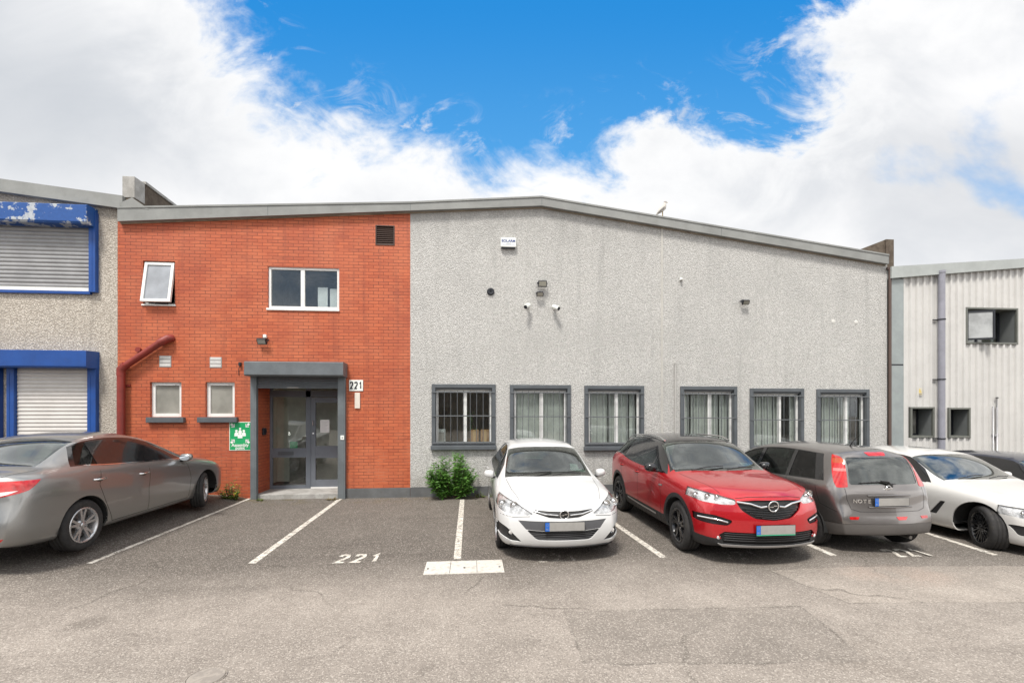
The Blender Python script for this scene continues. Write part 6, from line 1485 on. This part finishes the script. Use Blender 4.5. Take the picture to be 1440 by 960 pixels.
# ------------------------------------------------------------------ plants
def leaf_mat(name, c0, c1):
    m, nt, p = _mat(name); g = NT(nt); o = g.objc(); g.l(g.mix(g.ramp(g.noise(o, 9, 3), (.35, .65)), c0, c1), p.inputs['Base Color']); p.inputs['Roughness'].default_value = .45
    tr = g.n('ShaderNodeBsdfTranslucent'); tr.inputs[0].default_value = (*[x * 1.6 for x in c1], 1); mx = g.n('ShaderNodeMixShader'); mx.inputs[0].default_value = .25
    g.l(p.outputs[0], mx.inputs[1]); g.l(tr.outputs[0], mx.inputs[2]); g.l(mx.outputs[0], nt.nodes['Material Output'].inputs[0]); return m
LEAF = leaf_mat('shrub_leaf', (.055, .14, .025), (.14, .30, .055)); LEAFY = leaf_mat('weed_leaf', (.06, .13, .02), (.16, .24, .035)); TWIG = simple('twig', (.12, .09, .06), .9)
def shrub(name, c, w, h, d, n_st, n_lf, ll, lab, mat, seed, cat='shrub', flower=None):
    rnd = random.Random(seed); root = empty(name, c, lab, cat); st = MB(); lf = MB()
    for k in range(n_st):
        tx = rnd.uniform(-1, 1); ty = rnd.uniform(-1, .15); hh = h * (1 - .45 * abs(tx) ** 1.5) * rnd.uniform(.55, 1.05) * (1.0 if rnd.random() > .25 else .6)
        base = Vector(c) + Vector((tx * w * .18, ty * d * .1 - .05, 0)); tip = Vector(c) + Vector((tx * w * .5, ty * d * .9 - .06, hh)); mid = base.lerp(tip, .5) + Vector((tx * .05, -.04, hh * .1))
        st.tube([base, mid, tip], [.009, .006, .002], 0, 5)
        for i in range(n_lf):
            t = (i + rnd.random()) / n_lf; t = .12 + .9 * t ** .8; p = (base * (1 - t) ** 2 + mid * 2 * t * (1 - t) + tip * t * t); az = rnd.uniform(0, 2 * PI); d_ = Vector((math.cos(az), math.sin(az) * .9 - .15, rnd.uniform(-.25, .75))).normalized()
            L_ = ll * rnd.uniform(.6, 1.25) * (1.1 - .4 * t); sd = d_.cross(Vector((rnd.uniform(-.4, .4), rnd.uniform(-.4, .4), 1))).normalized() * L_ * .17; up = sd.cross(d_).normalized() * L_ * .06; dr = Vector((0, 0, -L_ * .18)); p.y = min(p.y, c[1] - .0 if False else p.y)
            pts = [p, p + d_ * L_ * .3 + sd - up, p + d_ * L_ * .7 + sd * .7 + dr * .5 - up, p + d_ * L_ + dr, p + d_ * L_ * .7 - sd * .7 + dr * .5 - up, p + d_ * L_ * .3 - sd - up, p + d_ * L_ * .5 + dr * .2]
            pts = [Vector((q.x, min(q.y, -.012), max(q.z, .006))) for q in pts]
            lf.add(pts, [(0, 1, 6), (1, 2, 6), (2, 3, 6), (3, 4, 6), (4, 5, 6), (5, 0, 6)], 0)
            if flower and rnd.random() < .03: lf.ball(p + Vector((0, -.02, .02)), .012, 1, 1)
    st.build('stem', TWIG, root); lf.build('foliage', [mat] + ([flower] if flower else []), root, fix=False)

def plants():
    a, b = wx(602, 690, -.35), wx(672, 690, -.35); shrub('shrub', ((a + b) / 2 - .03, -.16, 0), (b - a) * 1.02, wz(630, 638, -.3) * 1.04, .44, 78, 48, .14, 'dense leafy green bush growing at the foot of the grey wall below the first window', LEAF, 5)
    a, b = wx(312, 690, -.2), wx(341, 690, -.2); shrub('weed_clump', ((a + b) / 2, -.15, 0), (b - a) * 1.0, .50, .25, 22, 16, .10, 'yellow green weed clump at the foot of the brick left of the door', LEAFY, 9, 'weed', simple('yellow_flower', (.6, .45, .02), .6))
    for i, (u, w_, h_, lab) in enumerate(((368, .12, .08, 'tiny weed beside the left shutter guide'), (470, .3, .07, 'low dry moss tuft on the step by the right shutter guide'), (675, .25, .16, 'small low weed at the wall foot between the bush and the white hatchback'))):
        x = wx(u, 695, -.1); shrub('weed', (x, -.12, .0), w_, h_, .1, 10, 8, .05, lab, LEAFY if i != 1 else leaf_mat('dry_moss', (.16, .12, .04), (.24, .18, .06)), 20 + i, 'weed')

# ------------------------------------------------------------------ sky, sun, camera
def sky():
    w = bpy.data.worlds.new('World'); SC.world = w; w.use_nodes = True; nt = w.node_tree; nt.nodes.clear(); g = NT(nt)
    out = g.n('ShaderNodeOutputWorld'); bg = g.n('ShaderNodeBackground'); bg.inputs[1].default_value = .1
    SE, SA = R(60), R(205)    # sun elevation, compass bearing from +Y (north) clockwise: behind the camera, a little left
    sk = g.n('ShaderNodeTexSky'); sk.sky_type = 'NISHITA'; sk.sun_disc = False; sk.sun_elevation = SE; sk.sun_rotation = SA; sk.altitude = 60; sk.air_density = 1.0; sk.dust_density = .6; sk.ozone_density = 2.5
    tc = g.n('ShaderNodeTexCoord'); d = tc.outputs['Generated']; s = g.sep(d)
    mp = g.n('ShaderNodeMapping'); mp.vector_type = 'POINT'; mp.inputs['Rotation'].default_value = (0, 0, YAW); g.l(d, mp.inputs['Vector']); r = g.sep(mp.outputs[0])
    yy = g.math('MAXIMUM', r[1], .06); u = g.math('DIVIDE', r[0], yy); v = g.math('DIVIDE', r[2], yy)
    # cloud bank outline (bearing, height) with the clear wedge above it
    cur = g.n('ShaderNodeFloatCurve'); cm = cur.mapping; pts = [(-40, 470), (180, 470), (250, 400), (300, 100), (330, 20), (360, 20), (392, 75), (408, 128), (380, 140), (400, 165), (440, 196), (505, 176), (580, 194), (640, 206), (700, 232), (750, 222), (800, 204), (850, 168), (905, 128), (960, 134), (1010, 130), (1050, 120), (1100, 70), (1160, 30), (1200, -30), (1300, -140), (1480, -140)]
    pts = [(250, 110), (400, 150), (440, 188), (505, 170), (580, 192), (640, 206), (700, 238), (750, 222), (800, 214), (850, 196), (905, 168), (960, 184), (1020, 172), (1070, 150), (1200, 110), (1260, 90)]
    U = lambda px: ((px - 720) / FPX + 1.4) / 2.8; V = lambda py: ((HOR - py) / FPX) / 1.5
    c0 = cm.curves[0]
    P_ = [(U(a), V(b)) for a, b in pts]
    c0.points[0].location = (0, 1); c0.points[1].location = (1, 1)
    for a, b in P_: c0.points.new(a, b)
    cm.update()
    un = g.math('DIVIDE', g.math('ADD', u, 1.4), 2.8, clamp=True); g.l(un, cur.inputs['Value']); edge = g.math('MULTIPLY', cur.outputs[0], 1.5)
    cv = g.n('ShaderNodeCombineXYZ'); g.l(u, cv.inputs[0]); g.l(g.math('MULTIPLY', v, 1.35), cv.inputs[1]); cw = cv.outputs[0]
    n1 = g.noise(cw, 4.2, 12, .62, .5); n1b = g.noise(cw, 15, 6, .6, .3); n2 = g.noise(cw, 2.2, 6, .55, .2); 
    def ln(ax, ay, bx, by):      # signed distance to a line in the same plane, positive to the left of a->b
        x0, y0, x1, y1 = (ax - 720) / FPX, (HOR - ay) / FPX, (bx - 720) / FPX, (HOR - by) / FPX; dx, dy = x1 - x0, y1 - y0; q = math.hypot(dx, dy)
        return g.math('ADD', g.math('ADD', g.math('MULTIPLY', u, -dy / q), g.math('MULTIPLY', v, dx / q)), (dy * x0 - dx * y0) / q)
    dl = ln(420, 160, 300, -30); dr = ln(1195, -20, 1040, 175)
    
    reg = g.math('SMOOTH_MAX', g.math('SUBTRACT', edge, v), dl, .05); reg = g.math('SMOOTH_MAX', reg, dr, .05)
    dist = g.math('ADD', reg, g.math('MULTIPLY', g.math('SUBTRACT', n1, .5), g.math('ADD', .42, g.ramp(u, (-.1, .5, 0, .35)))))
    dist = g.math('ADD', dist, g.math('MULTIPLY', g.math('SUBTRACT', n1b, .5), .13)); front = g.ramp(dist, (-.045, .10))
    wisp = g.math('MULTIPLY', g.ramp(g.noise(cw, 7, 9, .66, 1.2), (.52, .72, 0, .75)), g.ramp(reg, (-.16, .0))); front = g.math('MAXIMUM', front, wisp)
    hol = g.math('MULTIPLY', g.ramp(n2, (.56, .70, 0, .6)), g.ramp(u, (.15, .55))); front = g.math('MULTIPLY', front, g.math('SUBTRACT', 1.0, hol))
    # elsewhere in the sky: broken cumulus
    n3 = g.noise(d, 2.2, 9, .58, .3); back = g.ramp(n3, (.36, .50))
    isf = g.ramp(r[1], (.10, .35)); cover = g.math('ADD', g.math('MULTIPLY', front, isf), g.math('MULTIPLY', back, g.math('SUBTRACT', 1.0, isf)))
    high = g.ramp(v, (1.0, 1.3)); cover = g.math('ADD', g.math('MULTIPLY', cover, g.math('SUBTRACT', 1.0, g.math('MULTIPLY', high, isf))), g.math('MULTIPLY', back, g.math('MULTIPLY', high, isf)))
    # cloud brightness: lit tops, greyer bases, sunlit side behind the camera
    b1 = g.noise(cw, 1.7, 7, .55, .4); b2 = g.noise(d, 3.0, 6, .55)
    base = g.mix(g.ramp(b1, (.36, .60)), (5.1, 5.25, 5.5), (6.7, 6.7, 6.75)); 
    gl = g.math('MULTIPLY', g.ramp(u, (-.55, -1.0)), g.ramp(g.math('ABSOLUTE', g.math('SUBTRACT', v, .66)), (.34, .02))); base = g.mix(g.math('MULTIPLY', gl, .7), base, (3.7, 3.95, 4.3))
    gr = g.math('MULTIPLY', g.ramp(u, (.55, 1.1)), g.ramp(g.math('ABSOLUTE', g.math('SUBTRACT', v, .50)), (.22, .02))); base = g.mix(g.math('MULTIPLY', gr, .6), base, (4.6, 4.7, 4.9))
    edgew = g.math('MULTIPLY', g.ramp(dist, (.32, .04)), g.ramp(dist, (-.02, .04))); base = g.mix(g.math('MULTIPLY', edgew, .7), base, (6.9, 6.9, 6.9))
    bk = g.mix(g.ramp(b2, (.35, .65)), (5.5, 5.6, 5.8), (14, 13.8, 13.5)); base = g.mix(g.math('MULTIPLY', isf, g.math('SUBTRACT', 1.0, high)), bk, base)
    blue = g.mix(1.0, sk.outputs[0], (.28, .75, 1.1), 'MULTIPLY'); blue2 = g.mix(g.ramp(v, (.95, .35)), (.12, 2.25, 5.9), (1.0, 3.6, 6.8)); blue = g.mix(.65, blue, blue2); blue = g.mix(isf, (2.6, 3.6, 5.0), blue)
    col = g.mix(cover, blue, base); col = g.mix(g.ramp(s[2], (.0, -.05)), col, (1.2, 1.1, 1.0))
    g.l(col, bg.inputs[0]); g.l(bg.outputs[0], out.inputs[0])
    w.cycles.sampling_method = 'MANUAL'; w.cycles.sample_map_resolution = 512
    l = bpy.data.lights.new('sun', 'SUN'); l.energy = 2.9; l.angle = R(12); l.color = (1.0, .955, .89); o = bpy.data.objects.new('sun', l); COL.objects.link(o); o.location = (-10, -20, 20)
    dv = Vector((math.sin(SA) * math.cos(SE), math.cos(SA) * math.cos(SE), math.sin(SE))); o.rotation_euler = dv.to_track_quat('Z', 'Y').to_euler()

def camera():
    c = bpy.data.cameras.new('camera'); o = bpy.data.objects.new('camera', c); COL.objects.link(o); SC.camera = o
    o.location = (0, -DIST, EYE); o.rotation_euler = (R(90), 0, -YAW); c.sensor_width = 36; c.lens = FPX / 1440 * 36; c.shift_y = (HOR - 480) / 1440; c.clip_end = 2000; c.clip_start = .05
    vs = SC.view_settings; vs.view_transform = 'Standard'; vs.look = 'None'; vs.gamma = 1; vs.exposure = .6; vs.use_curve_mapping = False
    SC.cycles.max_bounces = 8; SC.cycles.transparent_max_bounces = 16; SC.cycles.use_denoising = True; SC.cycles.caustics_reflective = False; SC.cycles.caustics_refractive = False

build_ground(); build_main(); fixtures(); build_left(); build_right(); party_walls(); plants(); opposite(); place_cars(); sky(); camera()
